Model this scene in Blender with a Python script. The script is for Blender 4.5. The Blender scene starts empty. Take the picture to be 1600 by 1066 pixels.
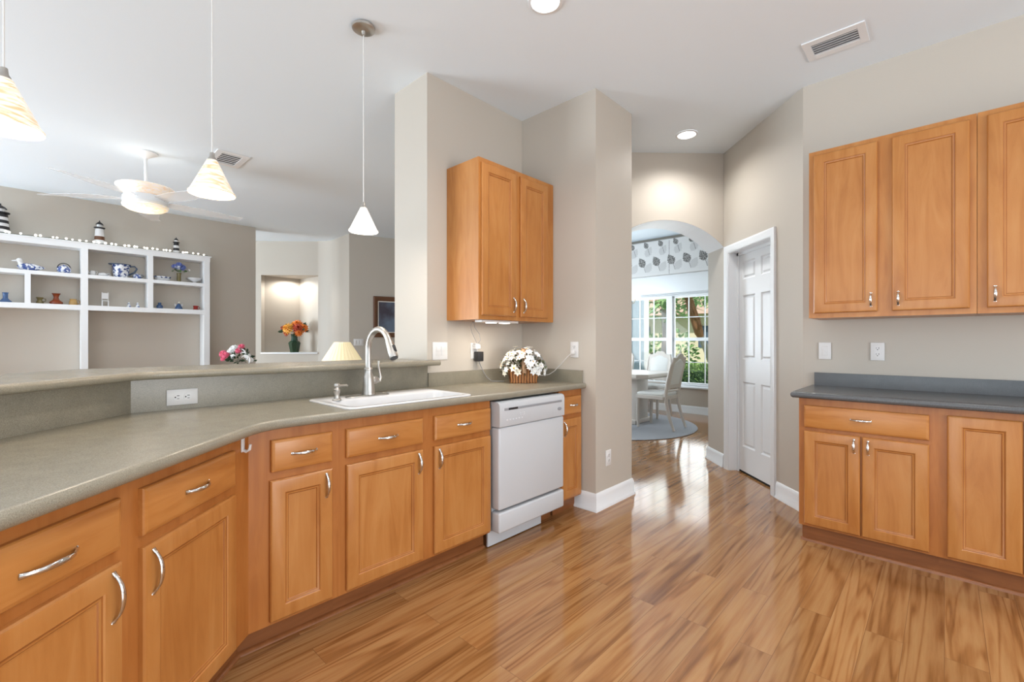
import bpy, bmesh, math, random
from mathutils import Vector, Matrix
R = math.radians
S = math.sqrt(.5)
scn = bpy.context.scene
COL = scn.collection
random.seed(7)

# ------------------------------------------------------------------ camera, world, lights, exposure
CEIL = 3.05
cam = bpy.data.cameras.new('camera'); cam_o = bpy.data.objects.new('camera', cam); COL.objects.link(cam_o)
cam.sensor_width = 36; cam.lens = 711/1600*36; cam.shift_y = -1/1600
cam.clip_start = .05; cam.clip_end = 200
cam_o.location = (0, 0, 1.233); cam_o.rotation_euler = (R(90), 0, -.0255)
scn.camera = cam_o
scn.view_settings.view_transform = 'Standard'; scn.view_settings.look = 'None'
scn.view_settings.gamma = 1; scn.view_settings.use_curve_mapping = False
scn.view_settings.exposure = .14
try:
    scn.cycles.use_denoising = True
    scn.cycles.max_bounces = 10; scn.cycles.diffuse_bounces = 5; scn.cycles.glossy_bounces = 5
    scn.cycles.transparent_max_bounces = 16; scn.cycles.sample_clamp_indirect = 6
    scn.cycles.caustics_reflective = False; scn.cycles.caustics_refractive = False
except Exception:
    pass
wd = bpy.data.worlds.new('world'); scn.world = wd; wd.use_nodes = True
wn = wd.node_tree.nodes; wb = wn['Background']
wb.inputs['Color'].default_value = (.78, .90, 1, 1); wb.inputs['Strength'].default_value = .95

def lamp(name, kind, loc, energy, color=(1, 1, 1), rot=None, target=None, **kw):
    l = bpy.data.lights.new(name, kind); l.energy = energy; l.color = color
    for k, v in kw.items(): setattr(l, k, v)
    o = bpy.data.objects.new(name, l); COL.objects.link(o); o.location = loc
    if rot: o.rotation_euler = rot
    if target is not None:
        o.rotation_euler = (Vector(target)-Vector(loc)).to_track_quat('-Z', 'Y').to_euler()
    return o
WARM = (1, .87, .72); COOL = (.79, .905, 1); NEUT = (1, .985, .955)
lamp('sun', 'SUN', (10, 14, 12), 6.5, (1, .96, .88), rot=(R(18), R(-22), 0), angle=R(1))
# area lamps: added unseen fill, and daylight at the modelled dining window
lamp('left_fill', 'AREA', (-8.6, 3.0, 1.1), 900, COOL, target=(-5.7, 3.8, 3.0), shape='RECTANGLE', size=5.5, size_y=2.4)  # added area lamp tilted up, fills the living side and its ceiling
lamp('rear_left_fill', 'AREA', (-3.2, -2.2, 1.0), 94, COOL, target=(-1.4, .3, 3.4), shape='RECTANGLE', size=3.6, size_y=1.8)  # added fill behind the camera, aimed high to lift the ceiling
lamp('rear_right_fill', 'AREA', (3.4, -1.9, 1.2), 132, (.97, .985, 1), target=(.9, -.6, 2.0), shape='RECTANGLE', size=2.6, size_y=1.8)  # added fill from behind right, brightens the left and sink cabinets
lamp('dining_window_daylight', 'AREA', (7.98*S-3.469*S, 7.98*S+3.469*S, 1.22), 27, (.9, .96, 1), target=(0, 3.469*S*2*.5, 1.1), shape='RECTANGLE', size=1.75, size_y=1.5)
lamp('dining_fill', 'AREA', (.25, 7.2, 1.5), 90, COOL, target=(2, 6.9, 1.9), shape='RECTANGLE', size=1.6, size_y=1.6)  # unseen lamp added by the divider wall to brighten the dining room
# ceiling cans: two are modelled further down, the rest are above and behind the camera or over the living room
CANS = [(.24, 2.43), (1.642, 3.971), (.15, .75), (1.55, 1.35), (-.75, -.4), (1.3, -.6)]
for i, (x, y) in enumerate(CANS):
    lamp('can_light', 'SPOT', (x, y, CEIL-.03), 42 if i != 1 else 52, NEUT, rot=(0, 0, 0), spot_size=R(130 if i != 1 else 155), spot_blend=.9, shadow_soft_size=.07)
for x, y in [(-4.6, 5.2), (-5.0, 3.0), (-2.6, 3.6)]:
    lamp('living_can_light', 'SPOT', (x, y, CEIL-.03), 16, NEUT, rot=(0, 0, 0), spot_size=R(150), spot_blend=.8, shadow_soft_size=.07)

# ------------------------------------------------------------------ materials
def mat(name, color=(.8, .8, .8), rough=.5, metal=0, spec=.5, emit=None, es=1, trans=0, ior=1.45, alpha=1, coat=0):
    m = bpy.data.materials.new(name); m.use_nodes = True
    b = m.node_tree.nodes['Principled BSDF']
    b.inputs['Base Color'].default_value = (*color, 1); b.inputs['Roughness'].default_value = rough
    b.inputs['Metallic'].default_value = metal; b.inputs['Specular IOR Level'].default_value = spec
    b.inputs['IOR'].default_value = ior; b.inputs['Transmission Weight'].default_value = trans
    b.inputs['Alpha'].default_value = alpha; b.inputs['Coat Weight'].default_value = coat
    if emit: b.inputs['Emission Color'].default_value = (*emit, 1); b.inputs['Emission Strength'].default_value = es
    return m
def N(m, t, **kw):
    n = m.node_tree.nodes.new(t)
    for k, v in kw.items(): setattr(n, k, v)
    return n
def L(m, a, ai, b, bi): m.node_tree.links.new(a.outputs[ai], b.inputs[bi])
def BS(m): return m.node_tree.nodes['Principled BSDF']
def ramp(m, stops):
    r = N(m, 'ShaderNodeValToRGB'); e = r.color_ramp.elements
    while len(e) < len(stops): e.new(.5)
    for i, (p, c) in enumerate(stops): e[i].position = p; e[i].color = (*c, 1)
    return r
def coords(m, scale=(1, 1, 1), rot=(0, 0, 0), rnd=0):
    tc = N(m, 'ShaderNodeTexCoord'); mp = N(m, 'ShaderNodeMapping')
    mp.inputs['Scale'].default_value = scale; mp.inputs['Rotation'].default_value = rot
    if rnd:
        oi = N(m, 'ShaderNodeObjectInfo'); mu = N(m, 'ShaderNodeMath', operation='MULTIPLY'); mu.inputs[1].default_value = rnd
        cx = N(m, 'ShaderNodeCombineXYZ'); ad = N(m, 'ShaderNodeVectorMath', operation='ADD')
        L(m, oi, 'Random', mu, 0)
        for k in range(3): L(m, mu, 0, cx, k)
        L(m, tc, 'Object', ad, 0); L(m, cx, 0, ad, 1); L(m, ad, 0, mp, 'Vector')
    else: L(m, tc, 'Object', mp, 'Vector')
    return mp
def noise(m, mp, scale, detail=3, dist=0, rough=.5):
    n = N(m, 'ShaderNodeTexNoise'); n.inputs['Scale'].default_value = scale; n.inputs['Detail'].default_value = detail
    n.inputs['Distortion'].default_value = dist; n.inputs['Roughness'].default_value = rough
    L(m, mp, 'Vector', n, 'Vector'); return n
def bump(m, src, out, strength=.1, dist=.002):
    b = N(m, 'ShaderNodeBump'); b.inputs['Strength'].default_value = strength; b.inputs['Distance'].default_value = dist
    L(m, src, out, b, 'Height'); L(m, b, 'Normal', BS(m), 'Normal')
def wall_paint(name, c, rough=.55):
    m = mat(name, c, rough, spec=.35); mp = coords(m)
    n = noise(m, mp, 90, 2); bump(m, n, 'Fac', .12, .003); return m
def wood(name, base, dark, light, horiz=False, rough=.33):
    m = mat(name, base, rough, spec=.45, coat=.12); BS(m).inputs['Coat Roughness'].default_value = .25
    sc = (1.2, 9, 9) if horiz else (9, 9, 1.2)
    mp = coords(m, sc, rnd=37)
    n = noise(m, mp, 1.6, 5, 1.2, .6); mp2 = coords(m, (2.2, 2.2, 1.6), rnd=11); n2 = noise(m, mp2, 2.2, 2)
    mx = N(m, 'ShaderNodeMath', operation='MULTIPLY_ADD'); mx.inputs[1].default_value = .45
    L(m, n2, 'Fac', mx, 0); L(m, n, 'Fac', mx, 2)
    r = ramp(m, [(.45, dark), (.72, base), (1, light)]); L(m, mx, 0, r, 'Fac'); L(m, r, 'Color', BS(m), 'Base Color')
    return m
def speckle(name, a, b, c, rough=.27):
    m = mat(name, a, rough, spec=.5); mp = coords(m)
    n = noise(m, mp, 420, 2, 0, .7); n2 = noise(m, mp, 14, 2)
    r = ramp(m, [(.3, b), (.5, a), (.72, c)]); L(m, n, 'Fac', r, 'Fac')
    mx = N(m, 'ShaderNodeMix', data_type='RGBA', blend_type='MULTIPLY'); mx.inputs['Factor'].default_value = .22
    L(m, r, 'Color', mx, 'A'); L(m, n2, 'Fac', mx, 'B'); L(m, mx, 'Result', BS(m), 'Base Color'); return m
M = {}
M['wall'] = wall_paint('beige_wall_paint', (.51, .465, .405))
M['ceiling'] = wall_paint('white_ceiling_paint', (.775, .85, .91), .8)
M['trim'] = mat('white_trim_paint', (.78, .80, .82), .35)
M['white'] = mat('white_enamel', (.53, .55, .575), .22)
M['porcelain'] = mat('white_porcelain', (.74, .74, .745), .12)
M['plastic'] = mat('white_plastic', (.72, .71, .70), .35)
M['nickel'] = mat('brushed_nickel', (.50, .475, .44), .36, 1)
M['chrome'] = mat('polished_nickel', (.72, .69, .66), .15, 1)
M['black'] = mat('black_plastic', (.02, .02, .022), .4)
M['dark'] = mat('dark_void', (.015, .013, .012), .8)
M['wood'] = wood('honey_maple_upright', (.44, .18, .046), (.365, .132, .029), (.49, .222, .067))
M['woodh'] = wood('honey_maple_level', (.46, .187, .047), (.35, .122, .025), (.515, .232, .068), True)
M['woodf'] = wood('honey_maple_face_frame', (.385, .138, .032), (.31, .102, .021), (.44, .172, .045))
M['woodshade'] = wood('maple_moulding_shade', (.31, .105, .024), (.25, .08, .018), (.36, .135, .034))  # darker tone paints shading lines into the door moulding grooves
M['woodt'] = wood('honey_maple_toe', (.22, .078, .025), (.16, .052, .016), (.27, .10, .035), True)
M['counter'] = speckle('olive_speckled_laminate', (.285, .258, .197), (.215, .19, .14), (.365, .335, .265))
M['slate'] = speckle('slate_speckled_laminate', (.108, .110, .114), (.068, .07, .073), (.165, .17, .174))
M['grey'] = mat('grey_print', (.28, .29, .31), .5)
M['ivory'] = mat('whitewashed_wood', (.62, .57, .52), .4)
M['cream'] = mat('cream_upholstery', (.72, .72, .70), .85)
M['rug'] = mat('grey_rug', (.36, .37, .40), .95)
M['foliage'] = mat('green_leaf', (.05, .13, .03), .5)
M['leafd'] = mat('dark_green_leaf', (.025, .06, .025), .5)
M['petal'] = mat('cream_petal', (.80, .76, .66), .6)
M['petalw'] = mat('white_petal', (.85, .85, .84), .6)
M['petalo'] = mat('orange_petal', (.80, .22, .03), .6)
M['petaly'] = mat('golden_petal', (.85, .42, .06), .6)
M['petalr'] = mat('rust_petal', (.48, .06, .025), .6)
M['petalp'] = mat('pink_petal', (.70, .12, .20), .6)
M['petalb'] = mat('blue_petal', (.16, .22, .55), .6)
M['greenvase'] = mat('green_glaze', (.02, .055, .03), .15)
M['redglass'] = mat('amber_red_glass', (.22, .045, .015), .1)
M['amber'] = mat('amber_glass', (.42, .25, .08), .1)
M['olive'] = mat('olive_glass', (.16, .13, .05), .1)
M['blueglass'] = mat('blue_glass', (.05, .10, .22), .1)
M['cherry'] = mat('red_glaze', (.25, .02, .015), .2)
M['lens'] = mat('lamp_lens', (1, .98, .94), .5, emit=(1, .97, .92), es=6)
M['bulb'] = mat('string_bulb', (1, .98, .9), .5, emit=(1, .93, .8), es=3)
M['bluewall'] = mat('pale_blue_siding', (.38, .47, .55), .8)
M['lawn'] = mat('lawn_grass', (.16, .27, .07), .9)
M['road'] = mat('pale_road', (.50, .50, .49), .9)
M['stucco'] = mat('tan_stucco', (.56, .49, .38), .9)
M['roof'] = mat('brown_roof', (.30, .22, .17), .9)
M['trunk'] = mat('grey_trunk', (.30, .27, .25), .9)
M['trunkf'] = mat('fibrous_trunk', (.26, .12, .06), .95)
M['steelblue'] = mat('dark_blue_shutter', (.06, .09, .14), .5)
m = M['steelglass'] = mat('window_glass', (1, 1, 1), 0, spec=.5)
mt = m.node_tree; tr = N(m, 'ShaderNodeBsdfTransparent'); gl = N(m, 'ShaderNodeBsdfGlossy'); gl.inputs['Roughness'].default_value = .02
mxs = N(m, 'ShaderNodeMixShader'); mxs.inputs[0].default_value = .008
L(m, tr, 0, mxs, 1); L(m, gl, 0, mxs, 2); L(m, mxs, 0, mt.nodes['Material Output'], 'Surface')
m = M['blade'] = mat('frosted_acrylic', (.85, .86, .87), .3)
tr = N(m, 'ShaderNodeBsdfTransparent'); mxs = N(m, 'ShaderNodeMixShader'); mxs.inputs[0].default_value = .30
L(m, tr, 0, mxs, 1); L(m, BS(m), 0, mxs, 2); L(m, mxs, 0, m.node_tree.nodes['Material Output'], 'Surface')
# pendant glass: white alabaster with a faint tan swirl, lit from inside
def glass_shade(name, es, tint):
    m = mat(name, (.8, .76, .68), .3, emit=(1, .9, .74), es=es)
    mp = coords(m, (1, 1, 5)); n = noise(m, mp, 9, 3, 2.5)
    r = ramp(m, [(.35, tint), (.6, (1, .95, .86))]); L(m, n, 'Fac', r, 'Fac')
    L(m, r, 'Color', BS(m), 'Base Color'); L(m, r, 'Color', BS(m), 'Emission Color'); return m
M['shade'] = glass_shade('alabaster_glass', .30, (.80, .55, .30))
M['shadew'] = glass_shade('white_alabaster_glass', .62, (.97, .93, .84))
M['fanglass'] = glass_shade('peach_glass', .18, (.95, .72, .55))
M['fanlens'] = glass_shade('warm_glass_bowl', .24, (1, .78, .45))
M['lampshade'] = mat('pleated_cream_shade', (.85, .74, .5), .8, emit=(1, .82, .48), es=.38)
# floor: glossy figured planks running along the sink wall
m = M['floor'] = mat('tigerwood_planks', (.4, .2, .08), .11, spec=.75)
mp = coords(m, (1, 1, 1), (0, 0, R(-45)))
br = N(m, 'ShaderNodeTexBrick'); br.offset = .37; br.inputs['Scale'].default_value = 1
br.inputs['Brick Width'].default_value = 1.22; br.inputs['Row Height'].default_value = .122
br.inputs['Mortar Size'].default_value = .0009; br.inputs['Mortar Smooth'].default_value = .2
br.inputs['Color1'].default_value = (0, 0, 0, 1); br.inputs['Color2'].default_value = (1, 1, 1, 1); br.inputs['Mortar'].default_value = (.5, .5, .5, 1)
L(m, mp, 'Vector', br, 'Vector')
sc = N(m, 'ShaderNodeVectorMath', operation='MULTIPLY'); sc.inputs[1].default_value = (.42, 7.5, 1); L(m, mp, 'Vector', sc, 0)
of = N(m, 'ShaderNodeVectorMath', operation='SCALE'); of.inputs['Scale'].default_value = 23; L(m, br, 'Color', of, 0)
ad = N(m, 'ShaderNodeVectorMath', operation='ADD'); L(m, sc, 0, ad, 0); L(m, of, 0, ad, 1)
n1 = N(m, 'ShaderNodeTexNoise'); n1.inputs['Scale'].default_value = .9; n1.inputs['Detail'].default_value = 2.2; n1.inputs['Distortion'].default_value = .7
L(m, ad, 0, n1, 'Vector')
wv = N(m, 'ShaderNodeMath', operation='MULTIPLY'); wv.inputs[1].default_value = 66; L(m, n1, 'Fac', wv, 0)
sn0 = N(m, 'ShaderNodeMath', operation='SINE'); L(m, wv, 0, sn0, 0)
sn1 = N(m, 'ShaderNodeMath', operation='MULTIPLY_ADD'); sn1.inputs[1].default_value = .5; sn1.inputs[2].default_value = .5; L(m, sn0, 0, sn1, 0)
sn = N(m, 'ShaderNodeMath', operation='POWER'); sn.inputs[1].default_value = 2.6; L(m, sn1, 0, sn, 0)
n2 = N(m, 'ShaderNodeTexNoise'); n2.inputs['Scale'].default_value = 3.4; n2.inputs['Detail'].default_value = 6; n2.inputs['Roughness'].default_value = .62
L(m, ad, 0, n2, 'Vector')
m1 = N(m, 'ShaderNodeMath', operation='MULTIPLY_ADD'); m1.inputs[1].default_value = -.22; L(m, sn, 0, m1, 0); L(m, n2, 'Fac', m1, 2)
r = ramp(m, [(.12, (.18, .068, .02)), (.33, (.30, .132, .043)), (.50, (.375, .188, .072)), (.75, (.45, .25, .104))]); L(m, m1, 0, r, 'Fac')
pl = N(m, 'ShaderNodeMix', data_type='RGBA', blend_type='MULTIPLY'); pl.inputs['Factor'].default_value = .18
L(m, r, 'Color', pl, 'A'); L(m, br, 'Color', pl, 'B')
sm = N(m, 'ShaderNodeMix', data_type='RGBA'); L(m, br, 'Fac', sm, 'Factor'); L(m, pl, 'Result', sm, 'A'); sm.inputs['B'].default_value = (.17, .075, .028, 1)
L(m, sm, 'Result', BS(m), 'Base Color')
bu = N(m, 'ShaderNodeBump'); bu.invert = True; bu.inputs['Strength'].default_value = .25; bu.inputs['Distance'].default_value = .001
L(m, br, 'Fac', bu, 'Height'); L(m, bu, 'Normal', BS(m), 'Normal')
# painted ceramic, wicker, leafy textures
def blotch(name, a, b, scale, lo=.45, hi=.55, rough=.2):
    m = mat(name, a, rough); mp = coords(m); n = noise(m, mp, scale, 3)
    r = ramp(m, [(lo, a), (hi, b)]); L(m, n, 'Fac', r, 'Fac'); L(m, r, 'Color', BS(m), 'Base Color'); return m
M['delft'] = blotch('blue_on_white_glaze', (.80, .82, .85), (.06, .10, .30), 38)
M['delftd'] = blotch('dense_blue_on_white_glaze', (.03, .06, .20), (.75, .78, .83), 30)
M['hedge'] = blotch('hedge_leaf', (.05, .12, .03), (.16, .27, .07), 9, .35, .65, .6)
M['canopy'] = blotch('tree_leaf', (.08, .20, .06), (.32, .48, .20), 4, .35, .65, .6)
M['print'] = blotch('framed_print_image', (.06, .05, .07), (.13, .17, .24), 3.0, .4, .62, .4)
M['frame'] = mat('walnut_frame', (.13, .055, .025), .35)
M['mat'] = mat('cream_mat_board', (.75, .73, .68), .8)
m = M['wicker'] = mat('woven_wicker', (.36, .15, .05), .55); mp = coords(m, (1, 1, 1))
w1 = N(m, 'ShaderNodeTexWave', wave_type='BANDS', bands_direction='X'); w1.inputs['Scale'].default_value = 15; w1.inputs['Distortion'].default_value = 2.5
L(m, mp, 'Vector', w1, 'Vector'); r = ramp(m, [(.15, (.15, .055, .02)), (.7, (.46, .20, .07))]); L(m, w1, 'Fac', r, 'Fac'); L(m, r, 'Color', BS(m), 'Base Color'); bump(m, w1, 'Fac', .6, .004)
M['fabric'] = mat('pale_grey_fabric', (.62, .61, .60), .9)
M['leafprint'] = blotch('dark_grey_leaf_print', (.10, .095, .09), (.30, .29, .28), 60)
M['leafpale'] = mat('pale_leaf_print', (.50, .49, .485), .9)

# ------------------------------------------------------------------ mesh helpers
class MB:
    def __init__(s): s.bm = bmesh.new(); s.mi = 0
    def _fin(s, fs):
        for f in fs: f.material_index = s.mi
    def box(s, x0, x1, y0, y1, z0, z1, bev=0, seg=2, mtx=None):
        vs = [s.bm.verts.new(p) for p in ((x0, y0, z0), (x1, y0, z0), (x1, y1, z0), (x0, y1, z0), (x0, y0, z1), (x1, y0, z1), (x1, y1, z1), (x0, y1, z1))]
        fs = [s.bm.faces.new([vs[i] for i in q]) for q in ((3, 2, 1, 0), (4, 5, 6, 7), (0, 1, 5, 4), (1, 2, 6, 5), (2, 3, 7, 6), (3, 0, 4, 7))]
        s._fin(fs)
        if bev:
            es = list({e for f in fs for e in f.edges})
            g = bmesh.ops.bevel(s.bm, geom=es, offset=bev, segments=seg, affect='EDGES', profile=.5, material=s.mi)
            vs = list({v for f in g['faces'] for v in f.verts} | {v for v in vs if v.is_valid})
        if mtx: bmesh.ops.transform(s.bm, matrix=mtx, verts=vs)
        return s
    def prism(s, pts, z0, z1, axis=None):
        """polygon (x,y) list extruded z0..z1; axis 'y' makes the polygon (x,z) extruded along y"""
        a = 0
        for i in range(len(pts)):
            p, q = pts[i-1], pts[i]; a += p[0]*q[1]-q[0]*p[1]
        if a < 0: pts = pts[::-1]
        f = (lambda p, z: (p[0], p[1], z)) if axis is None else (lambda p, z: (p[0], z, p[1]))
        lo = [s.bm.verts.new(f(p, z0)) for p in pts]; hi = [s.bm.verts.new(f(p, z1)) for p in pts]
        fs = [s.bm.faces.new(lo[::-1]), s.bm.faces.new(hi)]
        n = len(pts)
        for i in range(n): fs.append(s.bm.faces.new((lo[i], lo[(i+1) % n], hi[(i+1) % n], hi[i])))
        if axis: bmesh.ops.reverse_faces(s.bm, faces=fs)
        s._fin(fs); return s
    def loft(s, rings, cap0=True, cap1=True, closed=True):
        vr = [[s.bm.verts.new(p) for p in r] for r in rings]; fs = []
        for a, b in zip(vr[:-1], vr[1:]):
            n = len(a)
            for i in range(n if closed else n-1):
                j = (i+1) % n; fs.append(s.bm.faces.new((a[i], a[j], b[j], b[i])))
        if cap0: fs.append(s.bm.faces.new(vr[0][::-1]))
        if cap1: fs.append(s.bm.faces.new(vr[-1]))
        s._fin(fs); return s
    def panel(s, x0, x1, z0, z1, prof):
        """a rectangular panel facing -y built from inset rings [(inset, y)]"""
        rs = [[(x0+i, y, z0+i), (x1-i, y, z0+i), (x1-i, y, z1-i), (x0+i, y, z1-i)] for i, y in prof]
        return s.loft(rs)
    def tube(s, pts, r, n=8, cap=True, sq=None):
        pts = [Vector(p) for p in pts]; rr = r if isinstance(r, (list, tuple)) else [r]*len(pts)
        rings = []; up = None
        for i, p in enumerate(pts):
            d = (pts[min(i+1, len(pts)-1)]-pts[max(i-1, 0)]).normalized()
            if up is None:
                up = Vector((0, 0, 1)) if abs(d.z) < .9 else Vector((1, 0, 0))
            a = d.cross(up).normalized(); b = a.cross(d).normalized(); up = b
            q = sq or (1, 1)
            rings.append([p+a*math.cos(2*math.pi*k/n)*rr[i]*q[0]+b*math.sin(2*math.pi*k/n)*rr[i]*q[1] for k in range(n)])
        return s.loft([r_[::-1] for r_ in rings], cap, cap)
    def lathe(s, prof, n=24, c=(0, 0, 0), cap0=True, cap1=True, sx=1, sy=1):
        rings = [[(c[0]+max(r, 1e-4)*math.cos(2*math.pi*k/n)*sx, c[1]+max(r, 1e-4)*math.sin(2*math.pi*k/n)*sy, c[2]+z) for k in range(n)] for r, z in prof]
        return s.loft(rings, cap0, cap1)
    def ball(s, c, r, n=10, sz=1):
        k = max(4, n//2)
        return s.lathe([(r*math.sin(math.pi*i/k), -r*sz*math.cos(math.pi*i/k)) for i in range(k+1)], n, c)
    def poly(s, pts):
        f = s.bm.faces.new([s.bm.verts.new(p) for p in pts]); s._fin([f]); return s
    def build(s, name, mats, parent=None, smooth=35, fix=True):
        if fix: bmesh.ops.recalc_face_normals(s.bm, faces=s.bm.faces[:])
        me = bpy.data.meshes.new(name); s.bm.to_mesh(me); s.bm.free()
        for mm in (mats if isinstance(mats, (list, tuple)) else [mats]): me.materials.append(M[mm] if isinstance(mm, str) else mm)
        if smooth: me.shade_smooth(); me.set_sharp_from_angle(angle=R(smooth))
        o = bpy.data.objects.new(name, me); COL.objects.link(o)
        if parent: o.parent = parent
        return o
def tag(o, label, cat, group=None, kind=None):
    o['label'] = label; o['category'] = cat
    if group: o['group'] = group
    if kind: o['kind'] = kind
    return o
def thing(name, label, cat, loc=(0, 0, 0), rz=0, group=None):
    o = bpy.data.objects.new(name, None); COL.objects.link(o); o.empty_display_size = .1
    o.location = loc; o.rotation_euler = (0, 0, rz); return tag(o, label, cat, group)
def place(o, loc, rz=0): o.location = loc; o.rotation_euler = (0, 0, rz); return o
def struct(o): o['kind'] = 'structure'; return o
def dup(root, loc, rz, label=None, group=None):
    r = root.copy(); COL.objects.link(r); r.location = loc; r.rotation_euler = (0, 0, rz)
    if label: r['label'] = label
    if group: r['group'] = group
    for ch in list(root.children):
        c = ch.copy(); COL.objects.link(c); c.parent = r
        for g in list(ch.children):
            d = g.copy(); COL.objects.link(d); d.parent = c
    return r
def W(u, v, z=0): return ((u-v)*S, (u+v)*S, z)      # plan axes: u along the sink wall, v towards the living room
A45 = R(45)

# ------------------------------------------------------------------ the setting
FLOOR = [(-10, -3), (4, -3), (7.4, 3.46), W(7.75, -.2)[:2], W(7.75, 6.2)[:2], (2, 12), (-10, 12)]
fl = MB(); fl.prism([(-10, -3), (6.0, -3), W(7.75, 2.2)[:2], W(7.75, 6.6)[:2], (-10, 11.5)], -.05, 0)
struct(fl.build('floor', 'floor'))
c = MB(); c.prism([(-10, -3), (6.0, -3), W(7.75, 2.2)[:2], W(7.75, 6.6)[:2], (-10, 11.5)], CEIL, CEIL+.1)
struct(c.build('ceiling', 'ceiling'))
# thick wall block behind the small upper cabinet and its projecting end (pillar)
w = MB(); w.prism([W(1.838, 2.54)[:2], W(2.79, 2.54)[:2], W(2.79, 1.82)[:2], W(3.31, 1.82)[:2], W(3.31, 3.1)[:2], W(2.9, 2.94)[:2], W(1.838, 2.94)[:2]], 0, CEIL)
struct(w.build('wall_sink', 'wall'))
# right wall
w = MB(); w.prism([(2.17, 3.21), W(3.80, -2.0)[:2], W(3.95, -2.0)[:2], (2.38, 3.21)], 0, CEIL)
struct(w.build('wall_right', 'wall'))
# door wall with a recessed door opening
DX = 2.17
w = MB()
w.box(DX, DX+.21, 4.285, 4.70, 0, CEIL); w.box(DX, DX+.21, 3.575, 4.285, 2.08, CEIL); w.box(DX, DX+.21, 3.21, 3.575, 0, CEIL)
struct(w.build('wall_door', 'wall'))
# arch wall
ax0, ax1, spr, apex = 1.035, 2.168, 2.14, 2.40
cxA = (ax0+ax1)/2; hw = (ax1-ax0)/2; rise = apex-spr; RR = (hw*hw+rise*rise)/(2*rise)
arc = []
for i in range(25):
    a = math.asin(hw/RR)*(1-2*i/24); arc.append((cxA+RR*math.sin(a), apex-RR+RR*math.cos(a)))
w = MB(); w.prism([(.15, 0), (.15, CEIL), (ax1+.0, CEIL), *arc, (ax0, 0)], 4.37, 4.70, axis='y')
struct(w.build('wall_arch', 'wall', smooth=20))
c = MB()
for (p, q) in zip(arc[:-1], arc[1:]): c.poly([(p[0], 4.366, p[1]-.002), (q[0], 4.366, q[1]-.002), (q[0], 4.704, q[1]-.002), (p[0], 4.704, p[1]-.002)])
struct(c.build('trim_arch_soffit', 'trim', fix=False))
# dining window wall (u = 7.64) with one wide opening for the window pair
def uvbox(mb, u0, u1, v0, v1, z0, z1): mb.prism([W(u0, v0)[:2], W(u1, v0)[:2], W(u1, v1)[:2], W(u0, v1)[:2]], z0, z1)
w = MB()
for v0, v1, z0, z1 in ((.8, 2.55, 0, CEIL), (4.39, 6.6, 0, CEIL), (2.55, 4.39, 0, .44), (2.55, 4.39, 2.05, CEIL)): uvbox(w, 7.64, 7.78, v0, v1, z0, z1)
struct(w.build('wall_dining', 'wall'))
w = MB(); w.prism([(DX+.21, 4.55), (DX+.21, 4.70), (4.9, 4.70), (4.9, 4.55)], 0, CEIL)
struct(w.build('wall_dining_right', 'wall'))
w = MB(); w.box(-.02, .12, 4.70, 9.1, 0, CEIL); struct(w.build('wall_divider', 'wall'))
# living room walls
w = MB(); uvbox(w, -4.5, 2.469, 8.04, 8.25, 0, CEIL); struct(w.build('wall_living', 'wall'))
w = MB(); NY = 8.44; nx0, nx1 = -4.376, -3.345
w.box(-5.6, nx0, NY, NY+.12, 0, CEIL); w.box(nx0, nx1, NY, NY+.12, 2.43, CEIL); w.box(nx0, nx1, NY, NY+.12, 0, 1.0)
back = [(nx0-.02, NY+.12), (-3.92, 9.0), (nx1, NY+.12)]
w.prism([(nx0-.3, NY+.12), back[0], back[1], (-3.92, 9.15), (-4.7, 9.0)], 0, CEIL)
w.prism([back[1], back[2], (nx1+.2, NY+.12), (-3.8, 9.2), (-3.92, 9.15)], 0, CEIL)
w.prism([back[0], back[1], back[2]], 2.43, 2.53); w.prism([back[0], back[1], back[2]], .9, 1.0)
curve = [(nx1, NY), (-3.22, 8.42), (-3.10, 8.36), (-2.97, 8.25), (-2.571, 7.804)]
w.prism([*curve, (-2.47, 7.9), (-2.88, 8.40), (-3.05, 8.52), (-3.2, 8.56), (nx1, NY+.12)], 0, CEIL)
struct(w.build('wall_niche', 'wall', smooth=25))
PD = Vector((.688, .372)).normalized(); PN = Vector((-PD.y, PD.x))
pw = [Vector((-2.571, 7.804)), Vector((-2.571, 7.804))+PD*3.6]
w = MB(); w.prism([tuple(pw[0]), tuple(pw[1]), tuple(pw[1]+PN*.12), tuple(pw[0]+PN*.12)], 0, CEIL)
struct(w.build('wall_picture', 'wall'))
t = MB(); t.box(nx0-.0, nx1+.0, NY-.025, NY+.02, .985, 1.012, .004); t.prism([(nx0, NY+.02), back[0], back[1], back[2], (nx1, NY+.02)], 1.0005, 1.012)
struct(t.build('trim_niche_shelf', 'trim'))
# bar knee wall
kA, kB = -1.60, 2.55
def corner_pts(X, v): return (X, v/S+X)        # meeting point of the line x = X and the line v = const
w = MB(); p0, p1 = corner_pts(kA, kB), corner_pts(kA-.13, kB+.13)
w.prism([(kA, .25), p0, W(1.836, kB)[:2], W(1.836, kB+.13)[:2], p1, (kA-.13, .25)], 0, 1.064)
struct(w.build('wall_bar', 'wall'))
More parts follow.
